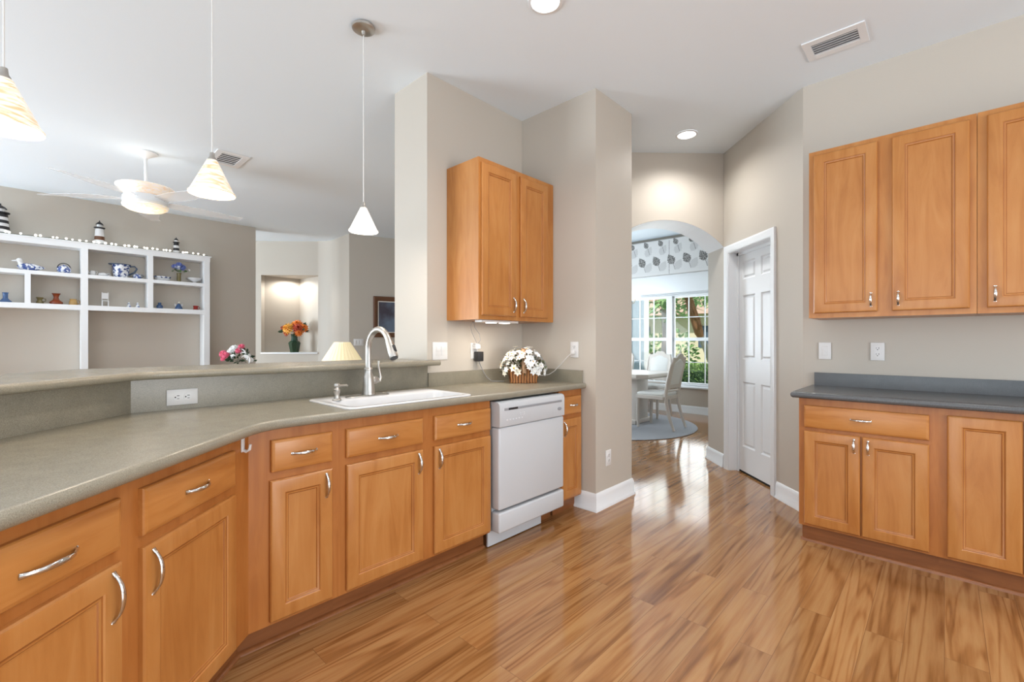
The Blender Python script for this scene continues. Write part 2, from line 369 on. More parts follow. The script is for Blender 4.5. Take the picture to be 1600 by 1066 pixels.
# baseboards
def baseboard(name, pts, h=.128):
    """pts: room-side wall line, wall on the left-hand side of travel"""
    mb = MB(); prof = [(0, 0), (.022, 0), (.022, .012), (.015, .022), (.014, h-.03), (.008, h-.008), (.004, h), (0, h)]
    rings = []
    for i, p in enumerate(pts):
        p = Vector(p)
        d0 = (p-Vector(pts[i-1])).normalized() if i else None
        d1 = (Vector(pts[i+1])-p).normalized() if i < len(pts)-1 else None
        if d0 is None: d0 = d1
        if d1 is None: d1 = d0
        n0 = Vector((d0.y, -d0.x)); n1 = Vector((d1.y, -d1.x)); nn = (n0+n1); nn = nn/(nn.dot(n0))
        rings.append([(p.x+nn.x*o, p.y+nn.y*o, z) for o, z in prof])
    mb.loft(rings); return struct(mb.build(name, 'trim'))
baseboard('baseboard_pillar', [W(2.79, 2.02)[:2], W(2.79, 1.82)[:2], W(3.31, 1.82)[:2], W(3.31, 2.6)[:2]][::1])
baseboard('baseboard_door_near', [(DX, 3.515), (DX, 3.21), W(3.80, .68)[:2]][::1])
baseboard('baseboard_jamb', [(DX+.12, 4.70), (DX, 4.70), (DX, 4.362)])
baseboard('baseboard_dining', [W(7.64, 6.0)[:2], W(7.64, 1.2)[:2]])

# door: six-panel slab set back in the wall
SX = DX+.085
d = MB()
ys = [(3.575, 4.285)]
sl0, sl1 = 3.560, 4.300
cols = [(sl0+.115, sl0+.325), (sl0+.415, sl0+.625)]; rows = [(.25, .85), (1.06, 1.65), (1.80, 1.965)]
# grid of stiles and rails with sunken raised-field panels
yy = sorted({sl0, sl1, *[a for q in cols for a in q]}); zz = sorted({.02, 2.075, *[a for q in rows for a in q]})
mtx = Matrix(((0, 1, 0, SX), (-1, 0, 0, 0), (0, 0, 1, 0), (0, 0, 0, 1)))   # local panel facing -y -> world facing -x, local x = -Y
bmv = d.bm
for a0, a1 in zip(yy[:-1], yy[1:]):
    for z0, z1 in zip(zz[:-1], zz[1:]):
        if (a0, a1) in cols and (z0, z1) in rows:
            prof = [(0, 0), (.012, .010), (.020, .010), (.034, .003)]
            rs = [[(SX+y, a0+i, z0+i), (SX+y, a1-i, z0+i), (SX+y, a1-i, z1-i), (SX+y, a0+i, z1-i)] for i, y in prof]
            d.loft(rs, cap0=False, cap1=True)
        else: d.poly([(SX, a0, z0), (SX, a1, z0), (SX, a1, z1), (SX, a0, z1)])
bmesh.ops.remove_doubles(d.bm, verts=d.bm.verts[:], dist=.0004)
d.box(SX+.012, SX+.035, sl0, sl1, .02, 2.075)
dr = struct(d.build('door_1', 'trim', smooth=20))
p = MB(); p.lathe([(.027, 0), (.027, -.003), (.020, -.004), (.017, .004), (.001, .004)], 20)
pl_ = p.build('finger_pull', 'nickel', dr); pl_.rotation_euler = (0, R(90), 0); pl_.location = (SX-.001, 3.615, .955); pl_['label'] = 'brushed nickel finger pull'
j = MB(); j.box(DX-.004, DX+.21, 4.262, 4.286, 0, 2.08); j.box(DX-.004, DX+.21, 3.574, 3.598, 0, 2.08); j.box(DX-.004, DX+.21, 3.598, 4.262, 2.056, 2.08)
j.box(SX-.014, SX-.002, 4.235, 4.262, 0, 2.056); j.box(SX-.014, SX-.002, 3.598, 4.262, 2.03, 2.056)
j.build('jamb', 'trim', dr)
cs = MB(); prof = [(.0, 0), (.0, -.010), (.012, -.012), (.022, -.017), (.046, -.017), (.056, -.020), (.064, -.018), (.064, 0)]
a0, a1, zt = 3.590, 4.270, 2.065
path = [((a0, 0), (-1, 0)), ((a0, zt), (-1, 1)), ((a1, zt), (1, 1)), ((a1, 0), (1, 0))]
cs.loft([[(DX+o, p_[0]+n_[0]*i, p_[1]+n_[1]*i) for i, o in prof] for p_, n_ in path]); cs.build('casing', 'trim', dr)
b = MB(); b.box(DX+.09, DX+.20, 3.6, 4.26, .001, .012); b.build('door_gap_shade', 'dark', dr)  # dark strip painted in as the shade of the gap under the slab

# dining window pair
wroot = struct(place(MB().box(-.93, .93, -.04, .02, .425, .455, .006).build('window_1', 'trim'), W(7.62, 3.469), -A45))
def wb(name, boxes, m_): 
    mb = MB()
    for q in boxes: mb.box(*q)
    return mb.build(name, m_, wroot, smooth=0)
# local x: right as seen from the room (-v), local y: outwards (+u)
wb('frame', [(-.92, -.86, .02, .12, .44, 2.05), (.86, .92, .02, .12, .44, 2.05), (-.92, .92, .02, .12, 2.0, 2.05), (-.92, .92, .02, .12, .44, .485), (-.045, .045, .01, .12, .44, 2.05)], 'trim')
for s_ in (-1, 1):
    x0, x1 = (-.86, -.045) if s_ < 0 else (.045, .86)
    wb('sash', [(x0, x1, .05, .085, 1.225, 1.28), (x0, x0+.03, .05, .085, .485, 2.0), (x1-.03, x1, .05, .085, .485, 2.0), (x0, x1, .05, .085, .485, .515), (x0, x1, .05, .085, 1.97, 2.0)], 'trim')
    wd_ = (x1-x0)/3
    wb('muntin', [(x0+wd_*k-.007, x0+wd_*k+.007, .055, .075, .5, 2.0) for k in (1, 2)]+[(x0, x1, .055, .075, z-.007, z+.007) for z in (.86, 1.63)], 'trim')
    wb('glass_pane', [(x0+.02, x1-.02, .064, .067, .5, 1.98)], 'steelglass')

# ------------------------------------------------------------------ cabinets
DOORP = [(0, 0), (0, -.013), (.004, -.018), (.009, -.0195), (.054, -.0195), (.057, -.0165), (.061, -.0150), (.066, -.0140), (.069, -.0115), (.070, -.0095)]
DRAWP = [(0, 0), (0, -.012), (.003, -.016), (.010, -.0185), (.013, -.0195)]
def pull(parent, x, z, vert, length=.098):
    """bow pull in nickel at (x,z) on a front whose face is at y=-.0195"""
    mb = MB(); n = 13; pts = []; rr = []
    for i in range(n):
        t_ = -1+2*i/(n-1); a = abs(t_)
        y = -.0195-.024*(1-a**2.6)
        pts.append((0, y, t_*length/2)); rr.append(.0036+.0022*(1-a)+(.0018 if a > .9 else 0))
    pts = [(0, -.0185, -length/2-.001)]+pts+[(0, -.0185, length/2+.001)]; rr = [.0065]+rr+[.0065]
    mb.tube(pts, rr, 8, sq=(1.25, .8))
    h = mb.build('handle', 'chrome', parent, smooth=60)
    h.location = (x, 0, z)
    if not vert: h.rotation_euler = (0, R(90), 0)
    return h
def front(kind, parent, x0, x1, z0, z1, handle=None):
    mb = MB()
    if kind == 'door':
        rs = [[(x0+i, y, z0+i), (x1-i, y, z0+i), (x1-i, y, z1-i), (x0+i, y, z1-i)] for i, y in DOORP]
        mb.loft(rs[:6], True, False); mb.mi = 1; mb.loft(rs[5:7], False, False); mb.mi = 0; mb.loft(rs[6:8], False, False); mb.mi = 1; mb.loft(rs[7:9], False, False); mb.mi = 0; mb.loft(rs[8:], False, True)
        bmesh.ops.remove_doubles(mb.bm, verts=mb.bm.verts[:], dist=.00001)
    else: mb.panel(x0, x1, z0, z1, DRAWP)
    o = mb.build(kind, ['wood', 'woodshade'] if kind == 'door' else 'woodh', parent, smooth=20)
    if handle: pull(o, *handle)
    return o
DZ, WZ = (.115, .676), (.708, .836)     # door and drawer heights
def base_cabinet(label, loc, rz, foot, fronts, toe=None, hollow=False):
    """local x right along the face, y into the cabinet; foot: footprint polygon; fronts: (kind,x0,x1,z0,z1,handle)"""
    r_ = thing('base_cabinet', label, 'cabinet', loc, rz)
    mb = MB()
    if hollow:
        w_, d_ = foot[2]
        for q in ((0, w_, 0, .02, .10, .881), (0, .018, .02, d_, .10, .881), (w_-.018, w_, .02, d_, .10, .881), (.018, w_-.018, d_-.012, d_, .10, .881), (.018, w_-.018, .02, d_-.012, .10, .118)): mb.box(*q)
    else: mb.prism(foot, .10, .881)
    mb.build('carcass', 'woodf', r_, smooth=0)
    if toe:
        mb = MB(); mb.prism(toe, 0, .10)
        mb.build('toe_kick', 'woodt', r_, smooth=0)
    for f in fronts: front(f[0], r_, *f[1:])
    return r_
FA, FB = -.970, 1.943                    # face planes of the left and the sink runs
cA = corner_pts(FA, FB)                  # corner of the two faces
bend = corner_pts(-1.575, 2.53)
# left run: local x = world Y, local y = -world X
def la(x, y, Y0): return (y-Y0, FA-x)    # world -> local for the left run
def leftfoot(Y0, pts): return [la(px, py, Y0) for px, py in pts]
Ya, Yb = .79, 1.21
base_cabinet('honey maple base cabinet nearest the viewer at the left edge, one drawer over one door', (FA, Ya, 0), R(90),
             leftfoot(Ya, [(FA, Ya), (FA, Yb), (-1.57, Yb), (-1.57, Ya)]),
             [('drawer', .01, 1.172-Ya, *WZ, ((.985-Ya), .765, False, .12)), ('door', .01, 1.174-Ya, *DZ, (1.174-Ya-.03, .60, True, .12))],
             leftfoot(Ya, [(FA-.055, Ya), (FA-.055, Yb), (-1.5, Yb), (-1.5, Ya)]))
Y0 = Yb
base_cabinet('honey maple base cabinet left of the counter bend, beside the white hook', (FA, Y0, 0), R(90),
             leftfoot(Y0, [(FA, Y0), cA, bend, (-1.57, Y0)]),
             [('drawer', 1.243-Y0, 1.667-Y0, *WZ, (1.455-Y0, .772, False, .105)), ('door', 1.243-Y0, 1.669-Y0, *DZ, (1.243-Y0+.03, .60, True, .12))],
             leftfoot(Y0, [(FA-.055, Y0), corner_pts(FA-.055, FB+.055), (-1.5, 2.1), (-1.5, Y0)]))
# sink run: local x = u, local y = v
uA = (cA[0]+cA[1])*S
ub = (bend[0]+bend[1])*S; vb = (bend[1]-bend[0])*S
U1 = .93
tA = corner_pts(FA-.055, FB+.055); tu, tv = (tA[0]+tA[1])*S, (tA[1]-tA[0])*S
base_cabinet('narrow honey maple base cabinet just right of the counter bend', W(uA, FB), A45,
             [(0, 0), (U1-uA, 0), (U1-uA, .58), (ub-uA, vb-FB)],
             [('drawer', .649-uA, .897-uA, *WZ, (.775-uA, .772, False)), ('door', .645-uA, .897-uA, *DZ, (.897-uA-.028, .61, True))],
             [(tu-uA, tv-FB), (U1-uA, .055), (U1-uA, .5), (tu-uA-.15, .5)])
base_cabinet('wide honey maple base cabinet under the sink, two doors below two drawer fronts', W(U1, FB), A45,
             [(0, 0), (.925, 0), (.925, .58), (0, .58)],
             [('drawer', .961-U1, 1.372-U1, *WZ, (1.168-U1, .772, False)), ('drawer', 1.443-U1, 1.848-U1, *WZ, (1.645-U1, .772, False)),
              ('door', .962-U1, 1.372-U1, *DZ, (1.372-U1-.028, .61, True)), ('door', 1.443-U1, 1.848-U1, *DZ, (1.443-U1+.03, .61, True))],
             [(0, .055), (.925, .055), (.925, .5), (0, .5)], True)
U4 = 2.515
base_cabinet('slim honey maple base cabinet between the dishwasher and the wall', W(U4, FB), A45,
             [(0, 0), (2.785-U4, 0), (2.785-U4, .58), (0, .58)],
             [('drawer', 2.53-U4, 2.765-U4, *WZ, (2.665-U4, .772, False, .085)), ('door', 2.53-U4, 2.765-U4, *DZ, (2.53-U4+.028, .61, True))],
             [(0, .055), (2.785-U4, .055), (2.785-U4, .5), (0, .5)])
# right wall run: local x = -v, local y = +u
FR = 3.263
VR0, VR1, VR2 = .652, .022, -.75
base_cabinet('maple base cabinet under the dark counter on the right, wide drawer over two doors', W(FR, VR0), -A45,
             [(0, 0), (VR0-VR1, 0), (VR0-VR1, .53), (0, .53)],
             [('drawer', VR0-.624, VR0-.058, .704, .838, (VR0-.345, .775, False, .09)), ('door', VR0-.624, VR0-.349, .115, .682, (VR0-.349-.028, .625, True, .075)), ('door', VR0-.341, VR0-.058, .115, .682, (VR0-.341+.028, .625, True, .075))],
             [(.012, .03), (VR0-VR1, .03), (VR0-VR1, .5), (.012, .5)])
base_cabinet('maple base cabinet at the right edge, full-height doors and no drawer', W(FR, VR1), -A45,
             [(0, 0), (VR1-VR2, 0), (VR1-VR2, .53), (0, .53)],
             [('door', VR1+.010, VR1+.271, .115, .845), ('door', VR1+.277, VR1+.54, .115, .845)],
             [(0, .03), (VR1-VR2, .03), (VR1-VR2, .5), (0, .5)])
def upper_cabinet(label, loc, rz, w_, dep, z0, z1, doors):
    r_ = thing('wall_cabinet', label, 'cabinet', loc, rz)
    mb = MB(); mb.box(0, w_, 0, dep, z0, z1); mb.build('carcass', 'wood', r_, smooth=0)
    for d_ in doors: front('door', r_, *d_)
    return r_
UZ0, UZ1 = 1.372, 2.438
upper_cabinet('tall honey maple wall cabinet above the flower basket, two doors', W(2.005, 2.208), A45, .783, .330, UZ0, UZ1,
              [(.018, .347, 1.40, 2.405, (.347-.028, 1.48, True)), (.393, .70, 1.40, 2.405, (.393+.03, 1.48, True))])
FU = 3.445
upper_cabinet('maple wall cabinet on the right wall with two doors, above switch and outlet', W(FU, .633), -A45, .633+.125, .35, 1.375, 2.438,
              [(.633-.606, .633-.287, 1.405, 2.41, (.633-.287-.03, 1.475, True, .075)), (.633-.221, .633+.098, 1.405, 2.41, (.633-.221+.028, 1.475, True, .075))])
upper_cabinet('maple wall cabinet cut off by the right edge, above the dark counter', W(FU, -.127), -A45, .62, .35, 1.375, 2.438,
              [(.035, .345, 1.405, 2.41, (.063, 1.475, True, .075)), (.352, .60, 1.405, 2.41, (.57, 1.475, True, .075))])
# quarter-round shoe along the toe kicks
def shoe(name, pts, label):
    mb = MB(); rings = []; prof = [(0, 0), (.016, 0), (.0145, .008), (.009, .0145), (0, .017)]
    for i, p in enumerate(pts):
        p = Vector(p); d0 = (p-Vector(pts[i-1])).normalized() if i else (Vector(pts[1])-p).normalized()
        d1 = (Vector(pts[i+1])-p).normalized() if i < len(pts)-1 else d0
        n0 = Vector((d0.y, -d0.x)); n1 = Vector((d1.y, -d1.x)); nn = n0+n1; nn = nn/nn.dot(n0)
        rings.append([(p.x+nn.x*o, p.y+nn.y*o, z) for o, z in prof])
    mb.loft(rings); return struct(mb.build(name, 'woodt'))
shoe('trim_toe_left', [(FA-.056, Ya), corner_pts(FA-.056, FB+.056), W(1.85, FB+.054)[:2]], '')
shoe('trim_toe_right', [W(FR+.029, VR0-.005)[:2], W(FR+.029, VR2)[:2]], '')

# ------------------------------------------------------------------ worktops and bar ledge
CT0, CT1 = .882, .92
XF, VF = -.905, 1.900                    # front edges of the L-shaped worktop
def nosing(mb, pts, zc, r, n=7):
    rings = []
    for i, p in enumerate(pts):
        p = Vector(p); d0 = (p-Vector(pts[i-1])).normalized() if i else (Vector(pts[1])-p).normalized()
        d1 = (Vector(pts[i+1])-p).normalized() if i < len(pts)-1 else d0
        n0 = Vector((d0.y, -d0.x)); n1 = Vector((d1.y, -d1.x)); nn = n0+n1; nn = nn/nn.dot(n0)
        prof = [(-.0002, zc+r)]+[(r*math.sin(math.pi*k/n)*.8, zc+r*math.cos(math.pi*k/n)) for k in range(n+1)]+[(-.0002, zc-r)]
        rings.append([(p.x+nn.x*o, p.y+nn.y*o, z) for o, z in prof])
    mb.loft(rings)
def soft_corner(p, d0, d1, r, n=6):
    """points rounding the corner p between incoming direction d0 and outgoing d1"""
    d0 = Vector(d0).normalized(); d1 = Vector(d1).normalized(); p = Vector(p); out = []
    a, b = p-d0*r, p+d1*r
    for i in range(n+1):
        t_ = i/n; out.append(tuple(a*(1-t_)**2+p*2*t_*(1-t_)+b*t_*t_))
    return out
dB = (S, S); nr = .016
ins = .015
cf = corner_pts(XF-ins, VF+ins)
frontline = [(XF-ins, .3)]+soft_corner(cf, (0, 1), dB, .10)+[W(2.788, VF+ins)[:2]]
ws = MB()
SU0, SU1, SV0, SV1 = .985, 1.715, 1.945, 2.385  # sink cut-out
cb = corner_pts(-1.585, 2.53)
sp_ = [(XF-ins, .3)]+soft_corner(cf, (0, 1), dB, .10)
ws.prism([*sp_, W(SU0, VF+ins)[:2], W(SU0, 2.53)[:2], cb, (-1.585, .3)], CT0, CT1)
ws.prism([W(SU0, VF+ins)[:2], W(SU1, VF+ins)[:2], W(SU1, SV0)[:2], W(SU0, SV0)[:2]], CT0, CT1)
ws.prism([W(SU0, SV1)[:2], W(SU1, SV1)[:2], W(SU1, 2.53)[:2], W(SU0, 2.53)[:2]], CT0, CT1)
ws.prism([W(SU1, VF+ins)[:2], W(2.788, VF+ins)[:2], W(2.788, 2.53)[:2], W(SU1, 2.53)[:2]], CT0, CT1)
nosing(ws, frontline, (CT0+CT1)/2, .0195)
counter = tag(ws.build('countertop', 'counter', smooth=40), 'long olive speckled countertop bending round the sink run', 'countertop')
bs = MB()   # backsplash strips belong to the worktop
bs.prism([(-1.598, .3), corner_pts(-1.598, 2.548), W(1.836, 2.548)[:2], W(1.836, 2.53)[:2], cb, (-1.585, .3)], CT1, 1.0635)
bs.build('bar_backsplash', 'counter', counter, smooth=0)
bs = MB(); bs.prism([W(1.836, 2.520)[:2], W(1.836, 2.5385)[:2], W(2.788, 2.5385)[:2], W(2.788, 2.520)[:2]], CT1, 1.012)
bs.build('backsplash', 'counter', counter, smooth=0)
bs = MB(); bs.prism([W(2.768, 1.93)[:2], W(2.788, 1.93)[:2], W(2.788, 2.52)[:2], W(2.768, 2.52)[:2]], CT1, 1.012); bs.build('side_backsplash', 'counter', counter, smooth=0)
# raised bar ledge
lx, lv, lb = -1.515, 2.445, .46
lf = corner_pts(lx, lv); lbk = corner_pts(lx-.445, lv+.445)
lg = MB()
front_l = [(lx, .3)]+soft_corner(lf, (0, 1), dB, .07)+[W(1.872, lv)[:2]]
lg.prism([*front_l, W(1.872, 2.535)[:2], W(1.834, 2.535)[:2], W(1.834, lv+.445)[:2], lbk, (lx-.445, 1.86), (lx-.345, 1.74), (lx-.27, 1.56), (lx-.25, 1.3), (lx-.25, .3)], 1.066, 1.10)
nosing(lg, front_l, 1.083, .017)
tag(lg.build('bar_ledge', 'counter', smooth=40), 'raised olive speckled bar ledge above the sink counter', 'counter')
# right worktop
rw = MB()
RF = 3.225
rw.prism([W(RF, .672)[:2], W(RF, VR2)[:2], W(3.798, VR2)[:2], W(3.798, .672)[:2]], CT0, CT1)
nosing(rw, [W(3.790, .672)[:2], W(RF, .672)[:2], W(RF, VR2)[:2]][0:3], (CT0+CT1)/2, .0195)
rc = tag(rw.build('countertop', 'slate', smooth=40), 'dark slate countertop against the right wall', 'countertop')
bs = MB(); bs.prism([W(3.778, .662)[:2], W(3.798, .662)[:2], W(3.798, VR2)[:2], W(3.778, VR2)[:2]], CT1, 1.008); bs.build('backsplash', 'slate', rc, smooth=0)

# ------------------------------------------------------------------ sink, faucet, soap dispenser
def rrect(x0, x1, y0, y1, r, z, n=5):
    pts = []
    for cx, cy, a0 in ((x1-r, y1-r, 0), (x0+r, y1-r, 90), (x0+r, y0+r, 180), (x1-r, y0+r, 270)):
        for k in range(n+1):
            a = R(a0+90*k/n); pts.append((cx+r*math.cos(a), cy+r*math.sin(a), z))
    return pts
sk = MB(); z = CT1
sk.loft([rrect(SU0-.012, SU1+.012, SV0-.012, SV1+.012, .05, z+.001), rrect(SU0-.011, SU1+.011, SV0-.011, SV1+.011, .05, z+.006), rrect(SU0-.006, SU1+.006, SV0-.006, SV1+.006, .05, z+.008),
         rrect(SU0+.022, SU1-.022, SV0+.022, SV1-.16, .05, z+.008), rrect(SU0+.028, SU1-.028, SV0+.028, SV1-.166, .05, z+.001), rrect(SU0+.045, SU1-.045, SV0+.045, SV1-.183, .06, z-.175), rrect(SU0+.09, SU1-.09, SV0+.09, SV1-.22, .05, z-.19)], cap0=False)
sink = place(sk.build('sink', 'porcelain', smooth=50), (0, 0, 0), A45); tag(sink, 'white drop-in sink set in the olive counter', 'sink')
dr_ = MB(); dr_.lathe([(.045, 0), (.045, .003), (.036, .004), (.03, -.002), (.001, -.002)], 20, ((SU0+SU1)/2, 2.08, z-.1895)); dr_.build('drain', 'nickel', sink)
FX, FV = 1.268, 2.292
fa = thing('faucet', 'brushed nickel gooseneck faucet with pull-down spray head behind the sink', 'faucet', W(FX, FV, CT1+.0085), A45)
pb = MB(); pb.loft([rrect(-.13, .12, -.03, .03, .029, 0), rrect(-.13, .12, -.03, .03, .029, .004), rrect(-.125, .115, -.025, .025, .024, .007)]); pb.build('deck_plate', 'nickel', fa)
pb = MB(); pb.lathe([(.036, .007), (.037, .012), (.034, .02), (.033, .05), (.030, .085), (.026, .11), (.021, .125), (.021, .14), (.0235, .143), (.0235, .15), (.019, .155)], 24); pb.build('body', 'nickel', fa)
nk = [(0, 0, .15)]
for i in range(6): nk.append((0, 0, .165+.016*i))
r0 = .108; zc = .255
for i in range(15):
    a = math.pi*i/14*.86; nk.append((0, -r0+r0*math.cos(a), zc+r0*math.sin(a)))
pb = MB(); pb.tube(nk, .0165, 14); pb.build('neck', 'nickel', fa, smooth=60)
e0 = Vector(nk[-1]); dd = (e0-Vector(nk[-2])).normalized()
pb = MB(); pb.tube([e0-dd*.004, e0+dd*.003, e0+dd*.012, e0+dd*.05, e0+dd*.095, e0+dd*.1], [.017, .0195, .0195, .022, .0245, .022], 16); sh = pb.build('spray_head', 'nickel', fa, smooth=50)
nn_ = Vector((0, dd.z, -dd.y)); nn_ = nn_ if nn_.y < 0 else -nn_; pb = MB(); q = e0+dd*.055+nn_*.0195+Vector((.006, 0, 0)); pb.tube([q-dd*.022, q-dd*.016, q+dd*.016, q+dd*.022], [.004, .010, .010, .004], 10, sq=(1, .6)); pb.build('button', 'black', sh)
pb = MB(); pb.tube([e0+dd*.1, e0+dd*.104], .0205, 16); pb.build('nozzle', 'black', sh)
pb = MB(); pb.tube([(.02, 0, .085), (.045, -.002, .085), (.058, -.002, .085)], [.021, .021, .015], 14); lv_ = pb.build('valve', 'nickel', fa, smooth=50)
pb = MB(); pb.tube([(.05, -.002, .078), (.066, -.004, .082), (.072, -.006, .10), (.062, -.008, .135), (.055, -.010, .165), (.058, -.011, .19)], [.011, .011, .009, .007, .006, .007], 10); pb.build('lever', 'nickel', lv_, smooth=60)
sd = thing('soap_dispenser', 'small nickel soap dispenser pump left of the faucet', 'soap dispenser', W(1.062, 2.235, CT1+.0085), A45+R(25))
pb = MB(); pb.lathe([(.022, 0), (.022, .004), (.015, .010), (.0125, .02), (.0125, .035), (.016, .04), (.016, .056), (.010, .062), (.010, .068), (.015, .075), (.012, .085), (.001, .088)], 18); pb.build('pump_body', 'nickel', sd)
pb = MB(); pb.tube([(0, 0, .07), (.03, 0, .072), (.075, 0, .071), (.08, 0, .066)], [.007, .006, .005, .005], 8); pb.build('spout', 'nickel', sd, smooth=60)

# ------------------------------------------------------------------ dishwasher
DW0, DWW = 1.868, .622
dw = thing('dishwasher', 'white dishwasher under the olive counter beside the slim cabinet', 'dishwasher', W(DW0, 1.935), A45)
yf = 1.878-1.935
mb = MB(); mb.box(.004, DWW-.004, .012, .57, .10, .868); mb.build('tub', 'white', dw)
mb = MB(); mb.box(0, DWW, yf, .012, .236, .720, .012, 3); mb.build('door_panel', 'white', dw, smooth=40)
cpz = MB(); prof = [(.012, .724), (yf-.002, .724), (yf-.004, .73), (yf-.004, .845), (yf+.002, .862), (yf+.016, .870), (.012, .870)]
cpz.loft([[(x, y, z_) for y, z_ in prof] for x in (0, .006, DWW-.006, DWW)]); cp = cpz.build('control_panel', 'white', dw, smooth=40)
mb = MB(); mb.box(.04, DWW-.03, yf-.0052, yf-.003, .818, .833, .001); mb.build('vent_strip', 'grey', cp)
mb = MB(); mb.box(.075, .155, yf-.0062, yf-.0048, .8195, .8315); mb.build('display_window', 'black', cp)
mb = MB()
for k in range(6): mb.box(.055+.026*k, .070+.026*k, yf-.0056, yf-.0036, .757, .765, .0008, 1)
for k in range(3):
    for q in range(2): mb.box(.175+.016*k, .185+.016*k, yf-.0056, yf-.0036, .778+.011*q, .784+.011*q)
bt = mb.build('buttons', mat('pale_grey_print', (.60, .61, .64), .5), cp)
mb = MB(); mb.lathe([(.021, 0), (.021, .0025), (.018, .003), (.001, .003)], 20, sx=1, sy=.55)
lo_ = mb.build('badge', 'grey', cp); lo_.rotation_euler = (R(90), 0, 0); lo_.location = (DWW-.055, yf-.0035, .775); lo_['label'] = 'oval grey badge'
mb = MB(); mb.box(0, DWW, yf-.002, .012, .102, .222, .012, 3); mb.build('access_panel', 'white', dw, smooth=40)
mb = MB(); mb.box(0, DWW, .02, .026, .10, .30); mb.build('gap_shade_board', 'black', dw)  # black board standing in for the shade in the gap between the panels
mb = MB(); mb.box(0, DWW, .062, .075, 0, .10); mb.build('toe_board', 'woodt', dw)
mb = MB(); mb.prism([(-.010, .006), (.48, .006), (.48, .055), (DWW, .055), (DWW, .099), (-.010, .099)], .028, .040, axis='y'); mb.build('toe_plate', 'white', dw)

# ------------------------------------------------------------------ wall plates, plugs, cords, hook
def plate(name, label, cat, loc, rz, w_=.072, h_=.117, kind='outlet', n=1, flat=False):
    """local x right, z up, faces -y; flat=True turns the duplex outlet sideways"""
    r_ = thing(name, label, cat, loc, rz)
    mb = MB(); mb.box(-w_/2, w_/2, -.006, -.0005, -h_/2, h_/2, .0025); mb.build('cover_plate', 'plastic', r_, smooth=40)
    for k in range(n):
        cx = (k-(n-1)/2)*.046
        if kind == 'switch':
            mb = MB(); mb.box(cx-.0165, cx+.0165, -.0085, -.005, -.033, .033, .0015)
            mb.box(cx-.0155, cx+.0155, -.0105, -.008, -.004, .031, .001); mb.build('rocker', 'plastic', r_, smooth=40)
        else:
            for s_ in (-1, 1):
                mb = MB(); o_ = .0195*s_
                c_ = (o_, 0) if flat else (0, o_)
                ring = [(c_[0]+(.0168*math.cos(a_) if not flat else max(-.0142, min(.0142, .0168*math.cos(a_)))), c_[1]+(max(-.0142, min(.0142, .0168*math.sin(a_))) if not flat else .0168*math.sin(a_))) for a_ in [2*math.pi*i/20 for i in range(20)]]
                mb.prism(ring, -.0085, -.0055, axis='y'); rec = mb.build('receptacle', 'plastic', r_, smooth=40)
                mb = MB()
                for dx, dz, ww, hh in ((-.0065, .003, .0011, .0042), (.0065, .003, .0013, .0048), (0, -.0075, .0026, .0026)):
                    if flat: dx, dz, ww, hh = dz, dx, hh, ww
                    mb.box(c_[0]+dx-ww, c_[0]+dx+ww, -.0090, -.0083, c_[1]+dz-hh, c_[1]+dz+hh)
                mb.build('slots', 'dark', rec, smooth=0)
    return r_
plate('wall_outlet', 'white sideways outlet on the bar backsplash by the counter bend', 'outlet', W(.470, 2.5295, .975), A45, .118, .072, flat=True)
plate('light_switch', 'white two-gang switch plate above the end of the bar ledge', 'switch', W(1.945, 2.5395, 1.16), A45, .128, .122, 'switch', 2)
plate('wall_outlet', 'white outlet under the small cabinet holding two plugs', 'outlet', W(2.262, 2.5395, 1.155), A45)
plate('wall_outlet', 'white outlet with a cord plugged in, right of the flower basket', 'outlet', W(2.7895, 2.004, 1.164), -A45)
plate('wall_outlet', 'white outlet low on the pillar above its baseboard', 'outlet', W(2.955, 1.8195, .358), A45)
plate('light_switch', 'white single switch plate on the right wall', 'switch', W(3.7995, .603, 1.16), -A45, kind='switch')
plate('wall_outlet', 'white outlet on the right wall beside the switch', 'outlet', W(3.7995, .316, 1.16), -A45)
kp = PD*.155+Vector((-2.571, 7.804))-PN*.001
plate('light_switch', 'white triple switch plate on the living room wall left of the framed print', 'switch', (kp.x, kp.y, 1.20), math.atan2(PD.y, PD.x), .165, .115, 'switch', 3)
# plugs and cords at the outlet under the cabinet
pa = thing('power_adapter', 'black plug-in adapter with a thin grey cord, under the small cabinet', 'adapter', W(2.275, 2.5265, 1.128), A45)
mb = MB(); mb.box(-.026, .026, -.052, 0, -.05, .022, .005); mb.box(-.012, .012, 0, .006, -.01, .01); mb.build('adapter_body', 'black', pa, smooth=40)
mb = MB(); mb.tube([(0, -.03, -.05), (.01, -.03, -.075), (.045, -.028, -.13), (.085, -.024, -.175), (.11, -.05, -.202), (.17, -.12, -.203)], .0024, 6); mb.build('cord', 'grey', pa, smooth=60)
wp = thing('white_plug', 'white plug whose cord climbs to the small wall cabinet', 'plug', W(2.262, 2.5295, 1.178), A45)
mb = MB(); mb.box(-.022, .024, -.038, -.001, -.010, .030, .005); mb.build('plug_body', 'plastic', wp, smooth=40)
mb = MB(); mb.tube([(0, -.028, .028), (-.02, -.03, .055), (-.055, -.03, .11), (-.075, -.035, .16), (-.055, -.04, .192)], .0018, 6); mb.tube([(.004, -.028, .028), (.028, -.03, .055), (.02, -.03, .10), (-.03, -.032, .15), (-.05, -.04, .192)], .0018, 6); mb.build('cord', 'grey', wp, smooth=60)
wc = thing('corded_plug', 'white cord drooping from the outlet to behind the flower basket', 'cord', W(2.7895, 2.004, 1.164), -A45)
mb = MB(); mb.box(-.012, .012, -.03, -.0095, -.032, -.008, .003); mb.build('plug', 'plastic', wc, smooth=40)
